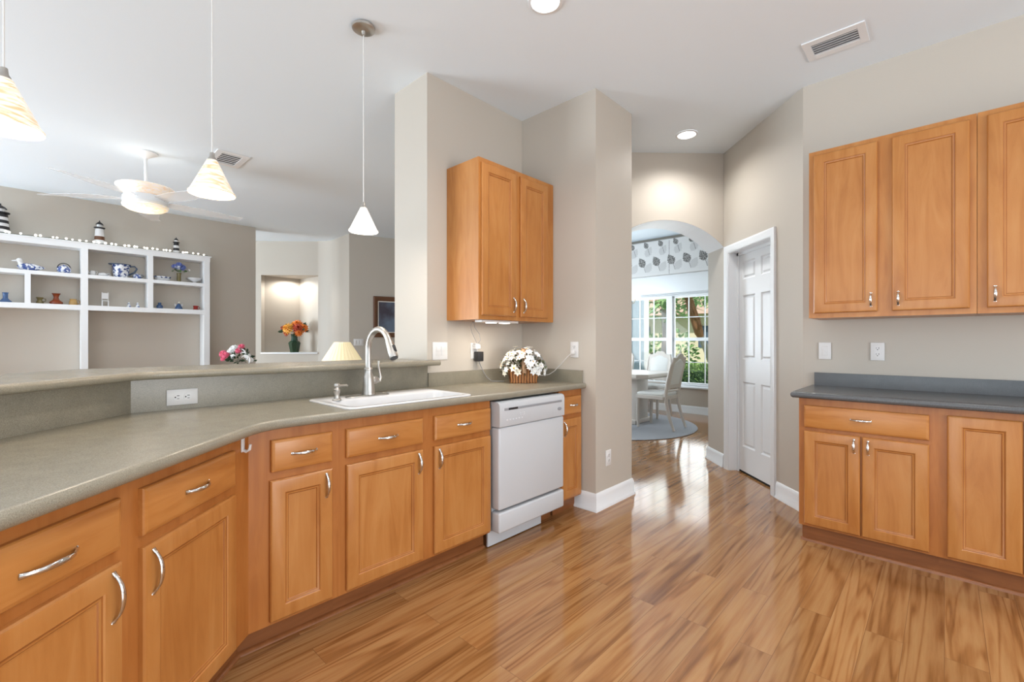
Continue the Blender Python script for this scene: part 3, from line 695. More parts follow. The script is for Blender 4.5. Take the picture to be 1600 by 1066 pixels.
mb = MB(); mb.tube([(-.004, -.024, -.022), (-.04, -.03, -.05), (-.10, -.035, -.11), (-.16, -.04, -.165), (-.21, -.045, -.195), (-.27, -.05, -.205), (-.33, -.07, -.2)], .003, 6); mb.build('cable', 'plastic', wc, smooth=60)
# under-cabinet light bar
ul = thing('under_cabinet_light', 'slim white light bar fixed under the small wall cabinet', 'light', W(2.06, 2.235, 1.3715), A45)
mb = MB(); mb.box(0, .36, 0, .07, -.016, -.0005, .003); mb.build('housing', 'plastic', ul)
mb = MB(); mb.box(.09, .15, .01, .06, -.019, -.0155, .001); mb.box(.22, .28, .01, .06, -.019, -.0155, .001); mb.build('lens', 'lens', ul)
lamp('under_cabinet_glow', 'AREA', W(2.24, 2.27, 1.348), 2.0, (1, .9, .78), rot=(0, 0, A45), shape='RECTANGLE', size=.3, size_y=.05)
# adhesive hook at the counter bend
hk = MB(); cc = Vector(corner_pts(FA+.0, FB+.0))
hk.box(-.011, .011, -.005, -.0005, -.045, .012, .003); hk.tube([(0, -.004, -.038), (0, -.016, -.043), (0, -.027, -.036), (0, -.031, -.016)], [.008, .008, .007, .006], 8, sq=(1.1, .7))
ho = place(hk.build('adhesive_hook', 'plastic', smooth=40), (FA, 1.735, .858), R(90)); tag(ho, 'white adhesive hook on the cabinet corner under the counter bend', 'hook')

# ------------------------------------------------------------------ flowers
def blossom(name, m_, parent, c, d, r, n=6, mid=None):
    """a small open flower at c facing direction d"""
    mb = MB(); d = Vector(d).normalized(); a = d.orthogonal().normalized(); b_ = d.cross(a)
    c = Vector(c); ph = random.random()*6
    for k in range(n):
        t_ = ph+2*math.pi*k/n; o = a*math.cos(t_)+b_*math.sin(t_); s_ = -a*math.sin(t_)+b_*math.cos(t_)
        w_ = r*1.9/n
        mb.poly([c, c+o*r*.55+s_*w_+d*r*.28, c+o*r+d*r*.22, c+o*r*.55-s_*w_+d*r*.28])
    mb.mi = 1; mb.ball(c+d*r*.12, r*.2, 6)
    return mb.build(name, [m_, mid or m_], parent, smooth=0, fix=False)
def mum(name, m_, parent, c, d, r, layers=4):
    mb = MB(); d = Vector(d).normalized(); a = d.orthogonal().normalized(); b_ = d.cross(a); c = Vector(c)
    for l in range(layers):
        n = 13-2*l; rr = r*(1-.22*l); up = r*(.05+.22*l)
        for k in range(n):
            t_ = 2*math.pi*(k+.5*(l % 2))/n; o = a*math.cos(t_)+b_*math.sin(t_); s_ = -a*math.sin(t_)+b_*math.cos(t_)
            w_ = rr*2.2/n
            mb.poly([c+d*up*.3, c+o*rr*.6+s_*w_+d*(up+r*.10), c+o*rr+d*up, c+o*rr*.6-s_*w_+d*(up+r*.10)])
    return mb.build(name, m_, parent, smooth=0, fix=False)
def leaves(name, m_, parent, c, rad, n, size, seed=1, low=-.2):
    rnd = random.Random(seed); mb = MB(); c = Vector(c)
    for k in range(n):
        while True:
            d = Vector((rnd.uniform(-1, 1), rnd.uniform(-1, 1), rnd.uniform(low, 1)))
            if .1 < d.length < 1: break
        p = c+Vector((d.x*rad[0], d.y*rad[1], d.z*rad[2])); d.normalize()
        o = (d+Vector((rnd.uniform(-.6, .6), rnd.uniform(-.6, .6), rnd.uniform(-.4, .6)))).normalized()
        s_ = o.cross(Vector((rnd.uniform(-1, 1), rnd.uniform(-1, 1), rnd.uniform(-1, 1)))).normalized(); q = size*rnd.uniform(.6, 1.2)
        mb.poly([p, p+o*q*.5+s_*q*.28, p+o*q, p+o*q*.5-s_*q*.28])
    return mb.build(name, m_, parent, smooth=0, fix=False)
fb = thing('flower_basket', 'wicker basket of cream and white flowers on the counter corner', 'flower basket', W(2.50, 2.262, CT1+.0005), R(4))
mb = MB(); mb.loft([rrect(-.098, .098, -.055, .055, .02, 0), rrect(-.102, .102, -.058, .058, .02, .008), rrect(-.098, .098, -.055, .055, .02, .012), rrect(-.118, .118, -.072, .072, .025, .092), rrect(-.122, .122, -.076, .076, .025, .096), rrect(-.118, .118, -.072, .072, .025, .102), rrect(-.108, .108, -.062, .062, .02, .09)], True, True); mb.build('basket', 'wicker', fb, smooth=30)
hp = [(.0, -.074*math.cos(math.pi*i/16), .075+.175*math.sin(math.pi*i/16)) for i in range(17)]
mb = MB(); mb.tube(hp, .016, 8, sq=(.25, 1)); mb.build('basket_handle', mat('pale_bent_cane', (.42, .25, .14), .5), fb, smooth=50)
leaves('foliage', mat('sage_leaf', (.14, .15, .08), .6), fb, (0, 0, .09), (.16, .10, .14), 260, .035, 3)
rnd = random.Random(5)
for k in range(96):
    th = rnd.uniform(0, 2*math.pi); ph = math.acos(rnd.uniform(-.12, 1)); d_ = Vector((math.sin(ph)*math.cos(th), math.sin(ph)*math.sin(th), math.cos(ph)))
    q = rnd.uniform(.88, 1.03); c_ = Vector((d_.x*.175*q, d_.y*.105*q, .095+d_.z*.165*q))
    if abs(c_.x) < .022 and d_.y < .2: c_.x += .035*(1 if rnd.random() < .5 else -1)
    blossom('blossom', 'petal' if c_.x < .01 and rnd.random() < .75 else 'petalw', fb, c_, d_+Vector((0, 0, .1)), rnd.uniform(.022, .034), 6, M['petaly'] if k % 4 == 0 else M['petal'])
ov = thing('flower_vase', 'dark green vase of orange and rust flowers in the lit niche', 'vase of flowers', (-3.80, 8.50, 1.0125))
mb = MB(); mb.lathe([(.075, 0), (.078, .01), (.085, .05), (.108, .16), (.110, .175), (.098, .19), (.065, .215), (.055, .25), (.058, .30), (.068, .335), (.060, .335), (.05, .3)], 8); mb.build('vase', 'greenvase', ov, smooth=20)
leaves('foliage', 'leafd', ov, (0, 0, .40), (.22, .14, .12), 60, .09, 9)
for x, y, z_, r_, m_ in ((-.07, -.10, .43, .125, 'petaly'), (.10, -.08, .44, .12, 'petalr'), (.16, -.02, .45, .11, 'petalo'), (.06, -.02, .51, .11, 'petalo'), (-.17, -.02, .44, .085, 'petalr'), (-.10, -.08, .36, .08, 'petalr'), (-.02, .04, .5, .09, 'petaly'), (.12, -.1, .36, .085, 'petalo')):
    mum('blossom', m_, ov, (x, y, z_), (x*2, -.35+y, z_-.3), r_)
# pink and white flowers on a small table behind the bar
def side_table(label, loc, h, r_, m_='ivory'):
    t_ = thing('side_table', label, 'table', loc)
    mb = MB(); mb.lathe([(r_, h-.03), (r_+.01, h-.02), (r_+.01, h-.008), (r_, h)], 28); mb.build('table_top', m_, t_)
    for k in range(3):
        a = 2*math.pi*k/3+.4; mb = MB(); mb.tube([(r_*.9*math.cos(a), r_*.9*math.sin(a), 0), (r_*.5*math.cos(a), r_*.5*math.sin(a), h-.03)], [.014, .02], 8); mb.build('leg', m_, t_)
PT = (-3.40, 5.98)
side_table('round pale side table behind the bar under the pink flowers', (PT[0], PT[1], 0), .76, .25)
pv = thing('flower_vase', 'bowl of pink and white flowers just behind the bar ledge', 'vase of flowers', (PT[0], PT[1], .7605), 0)
mb = MB(); mb.lathe([(.06, 0), (.10, .03), (.13, .10), (.125, .155), (.115, .155), (.11, .1)], 20); mb.build('bowl', 'porcelain', pv)
leaves('foliage', 'leafd', pv, (.02, 0, .22), (.17, .12, .13), 150, .06, 4)
for x, y, z_, r_, m_ in ((-.15, -.06, .30, .06, 'petalp'), (-.09, -.10, .28, .06, 'petalp'), (-.13, -.08, .24, .05, 'petalp'), (.07, -.04, .39, .05, 'petalp'), (.05, -.07, .34, .05, 'petalp'), (-.03, -.03, .36, .07, 'petalw'), (-.06, -.06, .33, .05, 'petalw'), (.0, -.10, .27, .045, 'petalw'), (.15, -.05, .27, .05, 'petalw'), (.19, -.04, .22, .045, 'petalw')):
    mum('blossom', m_, pv, (x, y, z_), (x, -.5, .35), r_, 3)
for k in range(3):
    mb = MB(); pts = [(.06+.03*k+.05*math.cos(a)*1.2+.02, -.07, .30-.04*k+.06*math.sin(a)) for a in [2.6-.42*i for i in range(9)]]; mb.tube(pts, .008, 6); mb.build('ribbon', 'petalw', pv, smooth=60)
# table lamp behind the bar
LT = (-1.715, 4.98)
side_table('small round end table behind the bar carrying the lamp', (LT[0], LT[1], 0), .60, .24)
tl = thing('table_lamp', 'table lamp with a glowing cream pleated shade behind the bar', 'lamp', (LT[0], LT[1], .6005))
mb = MB(); mb.lathe([(.09, 0), (.09, .02), (.03, .04), (.05, .12), (.07, .2), (.04, .3), (.012, .36), (.012, .5)], 20); mb.build('base', 'ivory', tl)
mb = MB(); n = 60; z0, z1 = .415, .612
mb.loft([[((.203+.004*(k % 2))*math.cos(2*math.pi*k/n), (.203+.004*(k % 2))*math.sin(2*math.pi*k/n), z0) for k in range(n)], [((.082+.002*(k % 2))*math.cos(2*math.pi*k/n), (.082+.002*(k % 2))*math.sin(2*math.pi*k/n), z1) for k in range(n)]], False, False); mb.build('lamp_shade', 'lampshade', tl, smooth=0, fix=False)
lamp('table_lamp_bulb', 'POINT', (LT[0], LT[1], 1.12), 7, WARM, shadow_soft_size=.05)

# ------------------------------------------------------------------ pendants, cans, vents, ceiling fan
def pendant(label, x, y, zb, m_, d=.165):
    r_ = thing('pendant_lamp', label, 'pendant lamp', (x, y, CEIL)); h = .142*d/.165; z = zb-CEIL; q = d/2
    mb = MB(); mb.lathe([(.062, -.001), (.066, -.006), (.064, -.018), (.05, -.026), (.03, -.028), (.012, -.03), (.008, -.05), (.005, -.052)], 24); mb.build('canopy', 'nickel', r_)
    mb = MB(); mb.tube([(0, 0, -.05), (0, 0, z+h+.02)], .0028, 6); mb.build('cord', mat('pale_cord', (.7, .69, .67), .4), r_)
    mb = MB(); mb.lathe([(.005, z+h+.032), (.009, z+h+.030), (.011, z+h+.012), (.016, z+h+.004), (.018, z+h-.002)], 16); mb.build('socket_cap', 'nickel', r_)
    mb = MB(); mb.lathe([(q-.004, z+.002), (q, z), (q+.001, z+.006), (q*.93, z+.014), (q*.27, z+h-.012), (q*.22, z+h-.003), (q*.12, z+h)], 32, cap0=False); mb.build('lamp_shade', m_, r_, smooth=50, fix=False)
    lamp('pendant_bulb', 'POINT', (x, y, zb+.02), 7, WARM, shadow_soft_size=.04)
pendant('pendant lamp cut off by the left edge, alabaster cone over the bar', -1.525, 1.437, 1.885, 'shade', .18)
pendant('middle pendant lamp over the bar in front of the ceiling fan', -1.268, 2.035, 1.875, 'shade', .178)
pendant('rightmost pendant lamp over the sink with a white glass cone', -.792, 2.655, 1.862, 'shadew', .163)
def can(label, x, y):
    r_ = thing('recessed_light', label, 'ceiling light', (x, y, CEIL))
    mb = MB(); mb.lathe([(.092, -.0005), (.092, -.006), (.076, -.010), (.074, -.004)], 32, cap0=False, cap1=False); mb.build('trim_ring', 'trim', r_)
    mb = MB(); mb.lathe([(.076, -.004), (.05, -.007), (.001, -.008)], 32, cap0=False); mb.build('lens', 'lens', r_)
can('recessed ceiling light at the top edge above the kitchen floor', .24, 2.43)
can('recessed ceiling light in front of the arch wall', 1.642, 3.971)
vt = thing('air_vent', 'white rectangular air vent in the ceiling above the right cabinets', 'vent', W(3.36, .482, CEIL), A45)
mb = MB()
for q in ((-.115, .115, -.155, -.115), (-.115, .115, .115, .155), (-.115, -.065, -.115, .115), (.065, .115, -.115, .115)): mb.box(q[0], q[1], q[2], q[3], -.008, -.0005, .001, 1)
mb.build('frame', 'trim', vt)
mb = MB(); mb.box(-.066, .066, -.116, .116, -.002, -.0006); mb.build('backing', 'grey', vt)
for k in range(5):
    mb = MB(); x = -.052+.026*k; mb.loft([[(x-.008, y_, -.0105), (x+.008, y_, -.0045), (x+.008, y_, -.0030), (x-.008, y_, -.0090)] for y_ in (-.114, .114)]); mb.build('louver', 'trim', vt, smooth=0)
vt = thing('air_vent', 'square air vent with dark slots in the living room ceiling by the middle pendant', 'vent', W(1.345, 5.195, CEIL), A45)
mb = MB()
for q in ((-.14, .14, -.21, -.15), (-.14, .14, .15, .21), (-.14, -.085, -.15, .15), (.085, .14, -.15, .15)): mb.box(q[0], q[1], q[2], q[3], -.008, -.0005, .001, 1)
mb.build('frame', 'trim', vt)
mb = MB(); mb.box(-.086, .086, -.151, .151, -.002, -.0006); mb.build('backing', 'dark', vt)
for k in range(6):
    mb = MB(); y = -.125+.05*k; mb.box(-.085, .085, y-.0075, y+.0075, -.006, -.0025); mb.build('louver', 'trim', vt, smooth=0)
fn = thing('ceiling_fan', 'white ceiling fan with clear blades and two glass bowls in the living room', 'ceiling fan', (-3.43, 4.49, CEIL))
mb = MB(); mb.lathe([(.095, -.001), (.095, -.012), (.06, -.03), (.028, -.05), (.02, -.06)], 24); mb.build('canopy', 'trim', fn)
mb = MB(); mb.lathe([(.013, -.05), (.013, -.30), (.02, -.33), (.03, -.36)], 12); mb.build('downrod', 'trim', fn)
mb = MB(); mb.lathe([(.03, -.352), (.20, -.345), (.228, -.34), (.23, -.348), (.20, -.385), (.16, -.42), (.12, -.43)], 32); mb.build('upper_bowl', 'fanglass', fn)
mb = MB(); mb.lathe([(.10, -.425), (.165, -.43), (.178, -.45), (.178, -.495), (.165, -.51), (.16, -.518)], 32); mb.build('motor', 'trim', fn)
mb = MB(); mb.lathe([(.16, -.515), (.182, -.518), (.174, -.538), (.14, -.560), (.08, -.574), (.001, -.578)], 32); mb.build('light_bowl', 'fanlens', fn)
for k in range(5):
    a = R(-16+72*k); mb = MB(); rs = []
    for i in range(9):
        t_ = i/8; rr = .17+.66*t_; w_ = .045+.05*math.sin(math.pi*min(1, t_*1.15)**.9)*(1 if t_ < .95 else .6); sw = -.10*t_*t_
        ring = []
        for j in range(5):
            s_ = (j/4-.5)*2; ring.append((rr, sw+s_*w_, -.465-.008*s_-.012*t_))
        rs.append(ring)
    mb.loft(rs, False, False, closed=False)
    mtx = Matrix.Rotation(a, 4, 'Z'); bmesh.ops.transform(mb.bm, matrix=mtx, verts=mb.bm.verts[:])
    bmesh.ops.solidify(mb.bm, geom=mb.bm.faces[:], thickness=.006)
    mb.build('blade', 'blade', fn, smooth=40)
lamp('fan_light_down', 'POINT', (-3.43, 4.49, CEIL-.78), 3, WARM, shadow_soft_size=.1)
lamp('fan_light_up', 'POINT', (-3.43, 4.49, CEIL-.30), 1.3, WARM, shadow_soft_size=.2)
lamp('niche_spot', 'SPOT', (-3.93, 8.66, 2.41), 25, (1, .95, .88), rot=(0, 0, 0), spot_size=R(168), spot_blend=.5, shadow_soft_size=.03)

# ------------------------------------------------------------------ framed print on the living room wall
fp = Vector((-2.571, 7.804))+PD*(.40+.42)-PN*.002
pr = thing('framed_print', 'brown framed dark print on the living room wall beside the pillar', 'picture', (fp.x, fp.y, 1.645), math.atan2(PD.y, PD.x))
mb = MB(); mb.loft([[(sx*(.42-i), y, sz*(.357-i)) for sx, sz in ((-1, -1), (1, -1), (1, 1), (-1, 1))] for i, y in ((0, 0), (0, -.03), (.015, -.036), (.05, -.03), (.075, -.018), (.08, -.010))], True, True); mb.build('frame', 'frame', pr, smooth=20)
mb = MB(); mb.box(-.34, .34, -.0115, -.0102, -.277, .277); mb.build('mat_board', 'mat', pr)
mb = MB(); mb.box(-.325, .325, -.0125, -.0116, -.262, .262); mb.build('print', 'print', pr)

# ------------------------------------------------------------------ white bookcase in the living room with its ornaments
BV0, BV1 = 7.79, 8.035
bc = thing('bookcase', 'white open bookcase against the living room wall', 'bookcase', W(0, BV0), A45)
def bpart(name, x0, x1, z0, z1, y0=0, y1=BV1-BV0): mb = MB(); mb.box(x0, x1, y0, y1, z0, z1); return mb.build(name, 'trim', bc, smooth=0)
for x0, x1 in ((-.92, -.855), (.41, .475), (1.71, 1.78)): bpart('post', x0, x1, 0, 2.38)
bpart('top_board', -.925, 1.785, 2.38, 2.445); bpart('crown', -.94, 1.80, 2.445, 2.458, -.012)
for x0, x1 in ((-.855, .41), (.475, 1.71)):
    bpart('shelf', x0, x1, 2.015, 2.06, .002); bpart('shelf', x0, x1, 1.612, 1.673, .002)
bpart('divider', 1.066, 1.124, 2.06, 2.38, .002); bpart('divider', 1.066, 1.124, 1.673, 2.015, .002); bpart('divider', -.069, -.02, 1.673, 2.015, .002)
TOP, MID, LOW = 2.4585, 2.0605, 1.6735
IV = 7.90
def orn(name, label, cat, u, z, rz=A45, v=IV, group=None): return thing(name, label, cat, W(u, v, z), rz, group)
def one(mb, name, m_, label, cat, u, z, rz=A45, v=IV, smooth=40, group=None): return tag(place(mb.build(name, m_, smooth=smooth), W(u, v, z), rz), label, cat, group)
def lighthouse(label, u, H, r_, bands):
    t_ = orn('lighthouse_figurine', label, 'figurine', u, TOP, v=7.925)
    n = len(bands)
    mb = MB(); mb.lathe([(r_*1.35, 0), (r_*1.35, H*.04), (r_*1.15, H*.06)], 14); mb.build('base', 'black', t_)
    for i, m_ in enumerate(bands):
        z0 = H*(.06+.60*i/n); z1 = H*(.06+.60*(i+1)/n); f = lambda z: r_*(1.1-.45*(z/H))
        mb = MB(); mb.lathe([(f(z0), z0), (f(z1), z1)], 14); mb.build('tower_band', m_, t_)
    mb = MB(); mb.lathe([(r_*.75, H*.66), (r_*1.05, H*.69), (r_*1.05, H*.72), (r_*.6, H*.72)], 14); mb.build('gallery', 'black', t_)
    mb = MB(); mb.lathe([(r_*.55, H*.72), (r_*.55, H*.83)], 10); mb.build('lantern', 'porcelain', t_)
    mb = MB(); mb.lathe([(r_*.75, H*.83), (r_*.55, H*.89), (r_*.12, H*.95), (r_*.1, H)], 12); mb.build('cap', 'black', t_)
lighthouse('black and white striped lighthouse at the left edge on top of the bookcase', -.262, .36, .075, ['porcelain', 'black']*3)
lighthouse('white and dark red lighthouse in the middle of the bookcase top', .592, .325, .053, ['porcelain', 'frame', 'porcelain', 'porcelain'])
lighthouse('small black and white lighthouse at the right end of the bookcase top', 1.403, .24, .038, ['porcelain', 'black', 'porcelain', 'black'])
sl = thing('string_lights', 'string of small white lights along the bookcase top', 'string lights', W(0, 7.818, TOP+.004), A45)
mb = MB(); pts = [(-.88+.06*i, .012*math.sin(i*1.7), .006+.004*math.sin(i*2.3)) for i in range(45)]; mb.tube(pts, .0025, 5); mb.build('wire', 'leafd', sl)
rnd = random.Random(2)
for px in (-.30, -.215, -.19, -.10, .02, .06, .165, .20, .28, .335, .40, .46, .53, .575, .64, .70, .74, .83, .87, .93, .955, 1.03, 1.06, 1.12, 1.17, 1.24, 1.27, 1.31, 1.46, 1.49, 1.51, 1.58, 1.64, 1.71):
    mb = MB(); mb.ball((px, -.012+rnd.uniform(-.004, .004), .016+rnd.uniform(-.001, .004)), rnd.uniform(.010, .015), 8); mb.build('bulb', 'bulb', sl)
# upper shelf
t_ = orn('duck_decoy', 'blue and white duck ornament on the upper shelf, far left', 'ornament', -.035, MID)
mb = MB(); mb.lathe([(.001, -.11), (.035, -.09), (.05, -.03), (.045, .05), (.02, .12), (.004, .15)], 12)
bmesh.ops.transform(mb.bm, matrix=Matrix.Rotation(R(90), 4, 'Y') @ Matrix.Scale(.9, 4), verts=mb.bm.verts[:]); bmesh.ops.translate(mb.bm, vec=(0, 0, .045), verts=mb.bm.verts[:]); mb.build('body', 'delft', t_)
mb = MB(); mb.tube([(-.06, 0, .06), (-.07, 0, .09), (-.07, 0, .11)], [.03, .022, .024], 10); mb.ball((-.075, 0, .115), .03, 10); mb.tube([(-.095, 0, .112), (-.14, 0, .105)], [.012, .006], 8); mb.build('head', 'porcelain', t_)
def pot(label, name, cat, u, z, r_, h, m_, spout=True, handle=None, lid=True, bail=False):
    t_ = orn(name, label, cat, u, z)
    mb = MB(); mb.lathe([(r_*.6, 0), (r_*.95, h*.2), (r_, h*.45), (r_*.85, h*.75), (r_*.6, h*.85), (r_*.5, h*.85)], 16); mb.build('body', m_, t_)
    if lid: mb = MB(); mb.lathe([(r_*.6, h*.85), (r_*.45, h*.93), (r_*.12, h*.97), (r_*.16, h*1.04), (.001, h*1.08)], 14); mb.build('lid', m_, t_)
    if spout: mb = MB(); mb.tube([(-r_*.8, 0, h*.35), (-r_*1.25, 0, h*.55), (-r_*1.45, 0, h*.8)], [r_*.22, r_*.16, r_*.1], 8); mb.build('spout', m_, t_)
    if handle: mb = MB(); mb.tube([(r_*.8, 0, h*.75), (r_*1.35, 0, h*.8), (r_*1.5, 0, h*.5), (r_*.9, 0, h*.22)], r_*.11, 8); mb.build('handle', handle, t_)
    if bail: mb = MB(); mb.tube([(r_*.9*math.cos(a), 0, h*.6+h*.6*math.sin(a)) for a in [math.pi*i/10 for i in range(11)]], r_*.08, 8); mb.build('handle', 'black', t_)
    return t_
pot('round blue and white teapot with dark bail handle on the upper shelf', 'teapot', 'teapot', .263, MID, .065, .105, 'delft', False, None, True, True)
pot('tiny white creamer beside the left post of the middle bay', 'creamer', 'creamer', .525, MID, .03, .075, 'porcelain', True, 'porcelain', False)
pot('low white lidded dish next to the tiny creamer', 'lidded_dish', 'dish', .622, MID, .05, .052, 'porcelain', False, 'porcelain')
t_ = orn('pitcher', 'large blue and white pitcher with dark handle, centre of the upper shelf', 'pitcher', .80, MID)
mb = MB(); mb.lathe([(.065, 0), (.075, .02), (.085, .08), (.092, .15), (.098, .17), (.088, .17), (.08, .1)], 18); mb.build('body', 'delftd', t_)
mb = MB(); mb.lathe([(.094, .165), (.103, .172), (.103, .178), (.09, .178)], 18, (-.012, 0, 0), sx=1.12); mb.build('rim', 'steelblue', t_)
mb = MB(); mb.tube([(.08, 0, .155), (.14, 0, .165), (.165, 0, .135), (.14, 0, .085), (.075, 0, .04)], [.010, .011, .011, .010, .010], 8); mb.build('handle', 'steelblue', t_)
pot('small blue and white sugar bowl right of the pitcher', 'sugar_bowl', 'sugar bowl', .965, MID, .045, .075, 'delft', False, 'steelblue')
t_ = orn('serving_dish', 'oval white dish with a blue rim, left end of the right bay', 'dish', 1.24, MID)
mb = MB(); mb.lathe([(.05, 0), (.085, .02), (.09, .035), (.08, .035), (.05, .015)], 20, sx=1, sy=.7); mb.build('dish', 'porcelain', t_)
mb = MB(); mb.lathe([(.08, .036), (.096, .045), (.098, .06), (.085, .062), (.06, .05)], 20, sx=1, sy=.7); mb.build('rim', 'delftd', t_)
t_ = orn('flower_vase', 'clear vase of blue flowers on the upper shelf of the right bay', 'vase of flowers', 1.43, MID)
mb = MB(); mb.lathe([(.028, 0), (.026, .01), (.024, .1), (.03, .13), (.026, .13), (.02, .1)], 12); mb.build('vase', 'olive', t_)
leaves('foliage', 'foliage', t_, (0, 0, .15), (.06, .05, .05), 30, .05, 2)
for x, y, z_, r_, m_ in ((-.05, 0, .22, .045, 'petalb'), (.0, -.02, .245, .05, 'petalb'), (.05, 0, .22, .045, 'petalb'), (-.02, -.04, .20, .045, 'delft'), (.03, -.03, .19, .04, 'petalb'), (.12, 0, .185, .022, 'petalw')): mum('blossom', m_, t_, (x, y, z_), (x*3, -.4, .3), r_, 3)
t_ = MB(); t_.lathe([(.035, 0), (.03, .008), (.018, .02), (.03, .028), (.075, .055), (.088, .075), (.082, .075), (.05, .045)], 22); one(t_, 'footed_bowl', 'porcelain', 'white footed bowl at the right end of the upper shelf', 'bowl', 1.615, MID)
# lower shelf
def vase(prof, name, m_, label, cat, u, h, handle=None, n=16):
    t_ = orn(name, label, cat, u, LOW); mb = MB(); mb.lathe(prof, n); mb.build('body', m_, t_)
    if handle: mb = MB(); mb.tube(handle, .005, 6); mb.build('handle', m_, t_)
vase([(.05, 0), (.055, .012), (.035, .03), (.022, .05), (.022, .10), (.028, .115), (.022, .115)], 'glass_bottle', 'blueglass', 'blue glass bottle at the left edge of the lower shelf', 'bottle', -.222, .115)
vase([(.025, 0), (.035, .01), (.028, .03), (.02, .045), (.03, .07), (.034, .078), (.028, .078)], 'glass_cup', 'olive', 'little olive glass jug just right of the short divider', 'cup', .055, .08, [(.026, 0, .065), (.05, 0, .06), (.05, 0, .035), (.028, 0, .025)])
vase([(.05, 0), (.062, .012), (.06, .03), (.03, .055), (.022, .085), (.03, .115), (.042, .135), (.036, .135), (.02, .1)], 'glass_vase', 'redglass', 'amber red glass vase with flared neck on the lower shelf', 'vase', .195, .14)
vase([(.035, 0), (.04, .01), (.038, .045), (.03, .06), (.034, .075), (.028, .075)], 'glass_jug', 'amber', 'honey coloured glass jug beside the tall post on the lower shelf', 'jug', .345, .075, [(.034, 0, .06), (.06, 0, .055), (.06, 0, .025), (.036, 0, .015)])
t_ = orn('miniature_chair', 'miniature white high-backed chair on the lower shelf', 'ornament', .645, LOW)
mb = MB(); mb.box(-.032, .032, -.03, .03, .07, .078); mb.build('seat', 'porcelain', t_)
for sx in (-1, 1):
    mb = MB(); mb.box(sx*.03-.004, sx*.03+.004, -.03, -.022, 0, .07); mb.build('leg', 'porcelain', t_)
    mb = MB(); mb.box(sx*.03-.004, sx*.03+.004, .022, .03, 0, .185); mb.build('leg', 'porcelain', t_)
mb = MB(); mb.box(-.03, .03, .023, .028, .10, .175); mb.build('backrest', 'porcelain', t_)
for u_, lb_ in ((.882, 'left one of two tiny white and blue figurines on the lower shelf'), (.972, 'right one of two tiny white and blue figurines, nearer the divider')):
    t_ = orn('figurine', lb_, 'figurine', u_, LOW); mb = MB(); mb.lathe([(.024, 0), (.02, .02), (.011, .042), (.013, .05), (.001, .06)], 10); mb.build('body', 'delft', t_)
    mb = MB(); mb.ball((0, 0, .062), .011, 8); mb.build('head', 'porcelain', t_)
vase([(.026, 0), (.038, .015), (.036, .04), (.018, .06), (.02, .082), (.016, .082)], 'small_vase', 'blueglass', 'small dark blue vase left in the right bay of the lower shelf', 'vase', 1.21, .08)
t_ = orn('angel_figurine', 'blue robed angel figurine with white wings on the lower shelf', 'figurine', 1.428, LOW)
mb = MB(); mb.lathe([(.052, 0), (.045, .02), (.022, .07), (.012, .082)], 12); mb.build('robe', 'blueglass', t_)
mb = MB(); mb.ball((0, 0, .097), .016, 8); mb.build('head', 'petal', t_)
for s_ in (-1, 1):
    mb = MB(); mb.prism([(s_*.008, .05), (s_*.045, .085), (s_*.05, .055), (s_*.03, .03)], .012, .018, axis='y'); mb.build('wing', 'porcelain', t_)
vase([(.026, 0), (.034, .012), (.026, .03), (.034, .058), (.03, .062), (.026, .055)], 'red_cup', 'cherry', 'small dark red pot at the right end of the lower shelf', 'pot', 1.63, .06, [(.028, 0, .05), (.05, 0, .045), (.046, 0, .02), (.03, 0, .015)])

# ------------------------------------------------------------------ dining room
rg = MB(); rg.lathe([(1.19, 0.0005), (1.2, .006), (1.19, .012), (1.12, .013)], 64); tag(place(rg.build('round_rug', 'rug', smooth=50), (1.65, 6.75, 0)), 'round grey rug under the dining table', 'rug')
dt = thing('dining_table', 'whitewashed dining table with clipped corners beyond the arch', 'table', W(6.24, 3.75, .0135), A45)
def clip(x0, x1, y0, y1, c_): return [(x0+c_, y0), (x1-c_, y0), (x1, y0+c_), (x1, y1-c_), (x1-c_, y1), (x0+c_, y1), (x0, y1-c_), (x0, y0+c_)]
mb = MB(); mb.loft([[(*p, z_) for p in clip(-.5+i, .5-i, -.78+i, .78-i, .12)] for i, z_ in ((.03, .675), (.01, .69), (0, .70), (0, .735), (.008, .745))]); mb.build('table_top', 'ivory', dt, smooth=20)
for s_ in (-1, 1):
    mb = MB(); mb.box(-.17, .17, s_*.38-.12, s_*.38+.12, .03, .675, .01); mb.box(-.26, .26, s_*.38-.14, s_*.38+.14, 0, .06, .01); mb.build('pedestal', 'ivory', dt)
